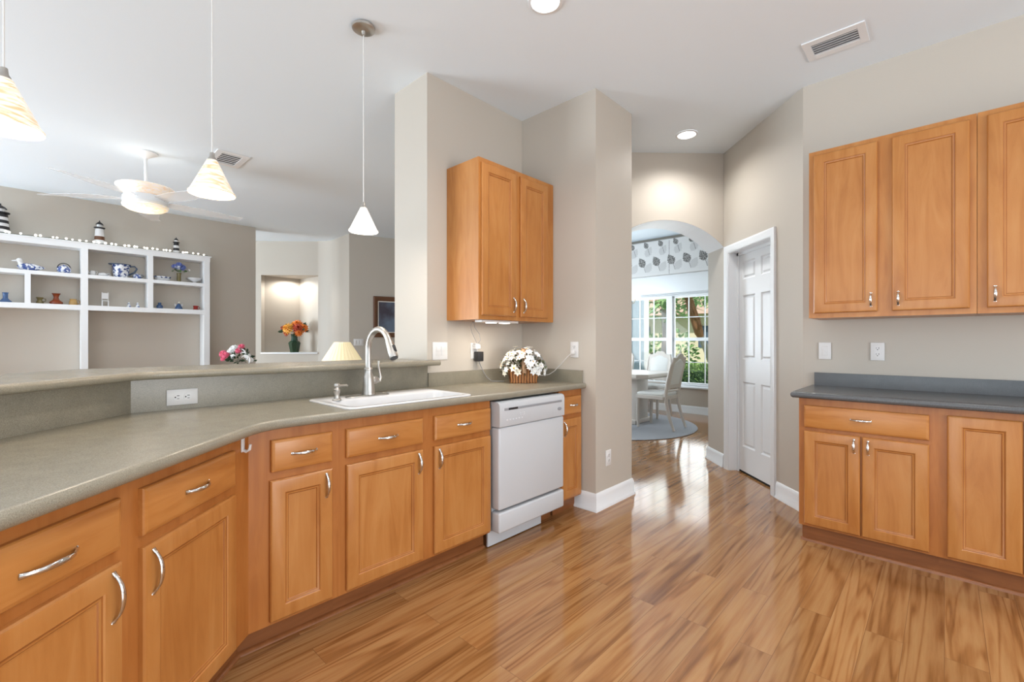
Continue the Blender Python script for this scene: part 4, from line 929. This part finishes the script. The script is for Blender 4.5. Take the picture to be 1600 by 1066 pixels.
def dchair(label):
    """origin at the seat centre on the rug; faces +y"""
    r_ = thing('dining_chair', label, 'chair')
    mb = MB(); mb.loft([[(x*q, y*q, z_) for x, y, z_ in rrect(-.23, .23, -.21, .23, .04, zz_)] for q, zz_ in ((.97, .405), (1, .41), (1, .45), (.98, .455))]); mb.build('seat_frame', 'ivory', r_)
    mb = MB(); mb.loft([[(x*q, y*q, z_) for x, y, z_ in rrect(-.22, .22, -.19, .22, .04, zz_)] for q, zz_ in ((.97, .453), (1, .465), (.98, .485), (.88, .497))]); mb.build('seat_cushion', 'cream', r_, smooth=60)
    for s_ in (-1, 1):
        mb = MB(); mb.tube([(s_*.195, .195, .405), (s_*.195, .197, .2), (s_*.195, .2, 0)], [.028, .024, .018], 8); mb.build('leg', 'ivory', r_, smooth=60)
        mb = MB(); mb.tube([(s_*.19, -.32, 0), (s_*.19, -.255, .16), (s_*.19, -.215, .34), (s_*.195, -.205, .46), (s_*.20, -.235, .66), (s_*.195, -.285, .88), (s_*.17, -.315, .98)], [.018, .022, .026, .026, .024, .022, .02], 8); mb.build('leg', 'ivory', r_, smooth=60)
    # back: arched frame around an upholstered panel
    def bp(x, z_): return (x, -.208-.00034*0-.115*max(0, (z_-.46)/.56)**1.3, z_)
    outer = [(-.2, .56), (.2, .56), (.205, .93), (.17, .97), (.10, .985), (.06, 1.02), (0, 1.035), (-.06, 1.02), (-.10, .985), (-.17, .97), (-.205, .93)]
    inner = [(-.145, .61), (.145, .61), (.15, .90), (.12, .925), (.075, .935), (.045, .955), (0, .965), (-.045, .955), (-.075, .935), (-.12, .925), (-.15, .90)]
    mb = MB(); rs = []
    for pts, off in ((outer, .016), (outer, -.016), (inner, -.016), (inner, .016)): rs.append([(bp(*p)[0], bp(*p)[1]+off, p[1]) for p in pts])
    rs.append(rs[0]); mb.loft(rs, False, False); bmesh.ops.remove_doubles(mb.bm, verts=mb.bm.verts[:], dist=.0001); mb.build('back_frame', 'ivory', r_, smooth=30)
    mb = MB(); mb.loft([[(bp(*p)[0]*q, bp(*p)[1]+off, .78+(p[1]-.78)*q) for p in inner] for q, off in ((.9, .02), (1, .012), (1, -.012), (.9, -.02))]); mb.build('back_panel', 'cream', r_, smooth=30)
    mb = MB(); mb.box(-.18, .18, -.222, -.198, .505, .53); mb.build('lower_rail', 'ivory', r_)
    return r_
ch = dchair('dining chair in full side view nearest the arch, pulled up to the table end')
place(ch, W(6.06, 2.925, .021), A45)
dup(ch, W(6.86, 3.42, .021), A45+R(90), 'dining chair facing the arch between the table and the window mullion')
dup(ch, W(5.47, 3.36, .021), A45-R(90), 'dining chair half hidden by the pillar on the near side of the table')
dup(ch, W(6.86, 4.10, .021), A45+R(90), 'dining chair at the window whose back just shows beside the pillar')
# chandelier
cl = thing('chandelier', 'dining chandelier with a white bell shade showing beside the pillar', 'chandelier', (1.79, 6.95, CEIL))
mb = MB(); mb.lathe([(.06, -.001), (.06, -.02), (.012, -.03), (.010, -1.15), (.04, -1.17), (.05, -1.25), (.02, -1.32)], 16); mb.build('stem', 'nickel', cl)
for k in range(5):
    a = R(-18+72*k); ca, sa = math.cos(a), math.sin(a)
    mb = MB(); mb.tube([(.03*ca, .03*sa, -1.24), (.15*ca, .15*sa, -1.30), (.26*ca, .26*sa, -1.24), (.27*ca, .27*sa, -1.19)], .008, 8); ar = mb.build('arm', 'nickel', cl, smooth=60)
    mb = MB(); mb.lathe([(.095, -1.20), (.075, -1.12), (.045, -1.05), (.03, -1.03)], 20, (.27*ca, .27*sa, 0), cap0=False); mb.build('lamp_shade', 'shadew', ar, fix=False)
# valance with printed leaves, and the raised blind under it
va = MB(); va.box(-1.15, 1.15, -.13, -.004, 2.37, 2.98, .01)
va.mi = 1
def leafshape(cx, cz, s_, rot):
    pts = []
    for i in range(13):
        t_ = i/12; w_ = .34*math.sin(math.pi*t_**.8)*(1+.15*math.cos(i*2.6)); pts.append((w_, t_))
    pts = pts+[(-a, b) for a, b in pts[::-1][1:-1]]
    cr, sr = math.cos(rot), math.sin(rot)
    return [(cx+s_*(a*cr-(b-.5)*sr), cz+s_*(a*sr+(b-.5)*cr)) for a, b in pts]
for i, cx in enumerate([-1.0+.27*k for k in range(8)]):
    for cz in (2.62, 2.92) if i % 1 == 0 else ():
        sh_ = leafshape(cx+(.08 if cz > 2.8 else 0), cz, .20 if cz < 2.8 else .13, .5)
        va.poly([(x, -.1305, z_) for x, z_ in sh_]); c0 = (cx+(.08 if cz > 2.8 else 0)+.035, cz-.07)
        va.poly([(c0[0], -.1305, c0[1]), (c0[0]+.008, -.1305, c0[1]), (c0[0]+.04, -.1305, c0[1]-.11), (c0[0]+.032, -.1305, c0[1]-.11)])
va.mi = 2
for i, cx in enumerate([-.87+.27*k for k in range(8)]):
    for cz in (2.52, 2.80): va.poly([(x, -.1303, z_) for x, z_ in leafshape(cx, cz, .20, -.55)])
va.mi = 1; va.box(.045, .052, -.1315, -.1295, 2.375, 2.95)
tag(place(va.build('window_valance', ['fabric', 'leafprint', 'leafpale'], smooth=0), W(7.64, 3.469), -A45), 'grey leaf-print valance over the dining window', 'valance')
bl = thing('window_blind', 'raised white blind between the valance and the dining window', 'blind', W(7.64, 3.469), -A45)
mb = MB(); mb.box(-.95, .95, -.06, -.003, 2.05, 2.368, .004); mb.build('headbox', 'trim', bl)
for k in range(3): mb = MB(); mb.box(-.94, .94, -.058, -.006, 2.0+.017*k, 2.012+.017*k, .003); mb.build('slat', 'trim', bl)

# ------------------------------------------------------------------ outdoors beyond the dining window
g = MB(); g.prism([W(7.8, -6)[:2], W(60, -40)[:2], W(60, 60)[:2], W(7.8, 8)[:2]], -.2, -.1); struct(g.build('ground_lawn', 'lawn'))
g = MB(); uvbox(g, 13.2, 17.6, -30, 40, -.1, -.085); struct(g.build('ground_road', 'road'))
def hedge(label, u0, u1, v0, v1, h, n, seed):
    rnd = random.Random(seed); r_ = thing('hedge', label, 'hedge', W((u0+u1)/2, (v0+v1)/2, -.1), A45)
    a, b_ = (u1-u0)/2, (v1-v0)/2
    mb = MB(); mb.box(-a*.8, a*.8, -b_*.97, b_*.97, 0, h*.86); mb.build('branches', 'leafd', r_)
    mb = MB()
    for k in range(n):
        f = rnd.random()
        if f < .55: p = Vector((-a*rnd.uniform(.8, 1.05), rnd.uniform(-b_, b_), rnd.uniform(.02, h))); d_ = Vector((-1, 0, .4))
        else: p = Vector((rnd.uniform(-a, a), rnd.uniform(-b_, b_), h*rnd.uniform(.85, 1.05))); d_ = Vector((0, 0, 1))
        o = (d_+Vector((rnd.uniform(-.8, .8), rnd.uniform(-.8, .8), rnd.uniform(-.5, .8)))).normalized(); s_ = o.orthogonal().normalized(); q = rnd.uniform(.04, .08)
        mb.poly([p, p+o*q*.5+s_*q*.3, p+o*q, p+o*q*.5-s_*q*.3])
    mb.build('foliage', 'hedge', r_, smooth=0, fix=False)
hedge('low clipped green hedge outside the dining window', 10.1, 10.7, .5, 5.4, .74, 5200, 3)
def tree(name, label, loc, trunk, crown, n, size, m_='canopy', seed=1, frond=False):
    r_ = thing(name, label, 'tree', loc); rnd = random.Random(seed)
    mb = MB(); mb.tube(trunk[0], trunk[1], 10); mb.build('trunk', trunk[2], r_, smooth=60)
    mb = MB(); c_, rad = Vector(crown[0]), crown[1]
    if frond:
        for k in range(n):
            th = rnd.uniform(0, 6.28); el = rnd.uniform(-.3, 1.2); d_ = Vector((math.cos(th)*math.cos(el), math.sin(th)*math.cos(el), math.sin(el))); side = Vector((-math.sin(th), math.cos(th), 0))
            pr_ = c_.copy(); ln = rad[0]*rnd.uniform(.8, 1.1); prev = None
            for i in range(9):
                t_ = i/8; p = c_+d_*ln*t_+Vector((0, 0, -rad[2]*.75*t_*t_))
                for s_ in (-1, 1):
                    w_ = .34*math.sin(math.pi*min(1, t_+.12))*rad[0]; tip = p+side*s_*w_+Vector((0, 0, -.35*w_))+d_*.18
                    mb.poly([p, p+d_*.08, tip])
    else:
        for k in range(n):
            while True:
                d_ = Vector((rnd.uniform(-1, 1), rnd.uniform(-1, 1), rnd.uniform(-1, 1)))
                if d_.length < 1: break
            p = c_+Vector((d_.x*rad[0], d_.y*rad[1], d_.z*rad[2])); o = Vector((rnd.uniform(-1, 1), rnd.uniform(-1, 1), rnd.uniform(-1, .6))).normalized(); s_ = o.orthogonal().normalized(); q = size*rnd.uniform(.6, 1.3)
            mb.poly([p, p+o*q*.5+s_*q*.3, p+o*q, p+o*q*.5-s_*q*.3])
    mb.build('crown', m_, r_, smooth=0, fix=False); return r_
pt = tree('palm_tree', 'leaning palm tree with a brown fibrous trunk outside the window', (6.15, 12.9, -.1), ([(.2, 0, 0), (-.02, .0, .5), (-.22, 0, 1.0), (-.40, 0, 1.45), (-.5, 0, 1.75)], [.12, .10, .09, .085, .085], 'trunk'), ((-.82, -.1, 2.75), (1.6, 1.6, 1.5)), 34, .1, 'canopy', 4, True)
mb = MB(); mb.tube([(-.40, 0, 1.42), (-.46, 0, 1.55), (-.56, 0, 1.9), (-.68, 0, 2.25), (-.8, 0, 2.7)], [.085, .12, .13, .12, .10], 10)
rnd = random.Random(8)
for k in range(60):
    z_ = rnd.uniform(1.5, 2.6); x = -.42-.33*(z_-1.45); a = rnd.uniform(0, 6.28); o = Vector((math.cos(a), math.sin(a), .9)).normalized(); p = Vector((x, 0, z_))+Vector((math.cos(a), math.sin(a), 0))*.10; s_ = Vector((-math.sin(a), math.cos(a), 0))
    mb.poly([p-s_*.04, p+s_*.04, p+o*.12])
mb.build('fibre_sleeve', 'trunkf', pt, smooth=0, fix=False)
tree('shade_tree', 'leafy green tree across the lawn left of the window mullion', (6.6, 18.2, -.1), ([(0, 0, 0), (.1, 0, 1.5), (0, 0, 3)], [.2, .16, .12], 'trunk'), ((0, 0, 4.1), (2.2, 2.2, 1.9)), 1500, .32, seed=5)
tree('shade_tree', 'broad green tree beyond the lawn behind the palm', (10.4, 21.5, -.1), ([(0, 0, 0), (.1, 0, 2), (0, 0, 4)], [.25, .2, .15], 'trunk'), ((0, 0, 5.2), (2.6, 2.4, 2.2)), 900, .45, seed=6)
def shrub(label, loc, rad, n, seed): 
    r_ = thing('shrub', label, 'shrub', loc); mb = MB(); mb.tube([(0, 0, 0), (0, 0, rad[2]*.7)], .05, 6); mb.build('stem', 'trunk', r_); leaves('foliage', 'canopy', r_, (0, 0, rad[2]*.5), rad, n, .22, seed, -.5)
shrub('rounded shrub in front of the tan house across the road', (7.9, 25.6, -.1), (1.0, 1.0, 1.2), 420, 3)
shrub('darker shrub beside the tan house, nearer the mullion', (6.9, 20.6, -.1), (.8, .8, 1.1), 300, 4)
shrub('tall pale shrub near the right side of the dining window', (8.75, 21.9, -.1), (.75, .75, 1.2), 320, 9)
shrub('spreading shrub behind the leaning palm', (9.6, 18.6, -.1), (.9, .8, .9), 420, 5)
hs = thing('neighbour_house', 'tan neighbouring house with brown roof across the road', 'house', W(27.5, 12.0, -.1), A45)
mb = MB(); mb.box(0, 8, -12, 8, 0, 2.9); mb.build('wall', 'stucco', hs)
mb = MB(); mb.loft([[(-.6, -12.6, 2.9), (8.6, -12.6, 2.9), (8.6, 8.6, 2.9), (-.6, 8.6, 2.9)], [(3.6, -9, 5), (4.4, -9, 5), (4.4, 5, 5), (3.6, 5, 5)]]); mb.build('roof', 'roof', hs, smooth=0)
for y in (-9.5, -6, -2, 2.5, 5.5): mb = MB(); mb.box(-.03, .02, y-.7, y+.7, .9, 2.2); mb.build('window', 'steelblue', hs)
mb = MB(); mb.box(-.03, .02, -1.2+.2, .9+.8, 0, .01); mb.build('doorstep', 'road', hs)
wg = thing('house_wing', 'pale blue wing of the house with a white corner board outside the window', 'house', (1.4, 9.75, -.1))
mb = MB(); mb.box(0, 1.78, 0, 2.6, 0, 3.4); mb.build('wall', 'bluewall', wg)
mb = MB(); mb.box(1.70, 1.80, -.02, .1, 0, 3.4); mb.build('corner_board', 'trim', wg)
mb = MB(); mb.box(.6, 1.42, -.03, .02, .7, 2.5); mb.build('shutter', 'steelblue', wg)

GROUPS = {'base_cabinet': 'maple base cabinets', 'wall_cabinet': 'maple wall cabinets', 'wall_outlet': 'white wall outlets', 'light_switch': 'white switch plates',
          'pendant_lamp': 'pendant lamps over the bar', 'recessed_light': 'recessed ceiling lights', 'air_vent': 'ceiling air vents', 'lighthouse_figurine': 'lighthouses on top of the bookcase',
          'dining_chair': 'whitewashed dining chairs', 'side_table': 'side tables behind the bar', 'shade_tree': 'trees beyond the lawn', 'shrub': 'shrubs beyond the lawn', 'figurine': 'pair of tiny figurines on the lower shelf'}
for o in list(bpy.data.objects):
    k = o.name.split('.')[0]
    if o.parent is None and k in GROUPS and 'label' in o: o['group'] = GROUPS[k]
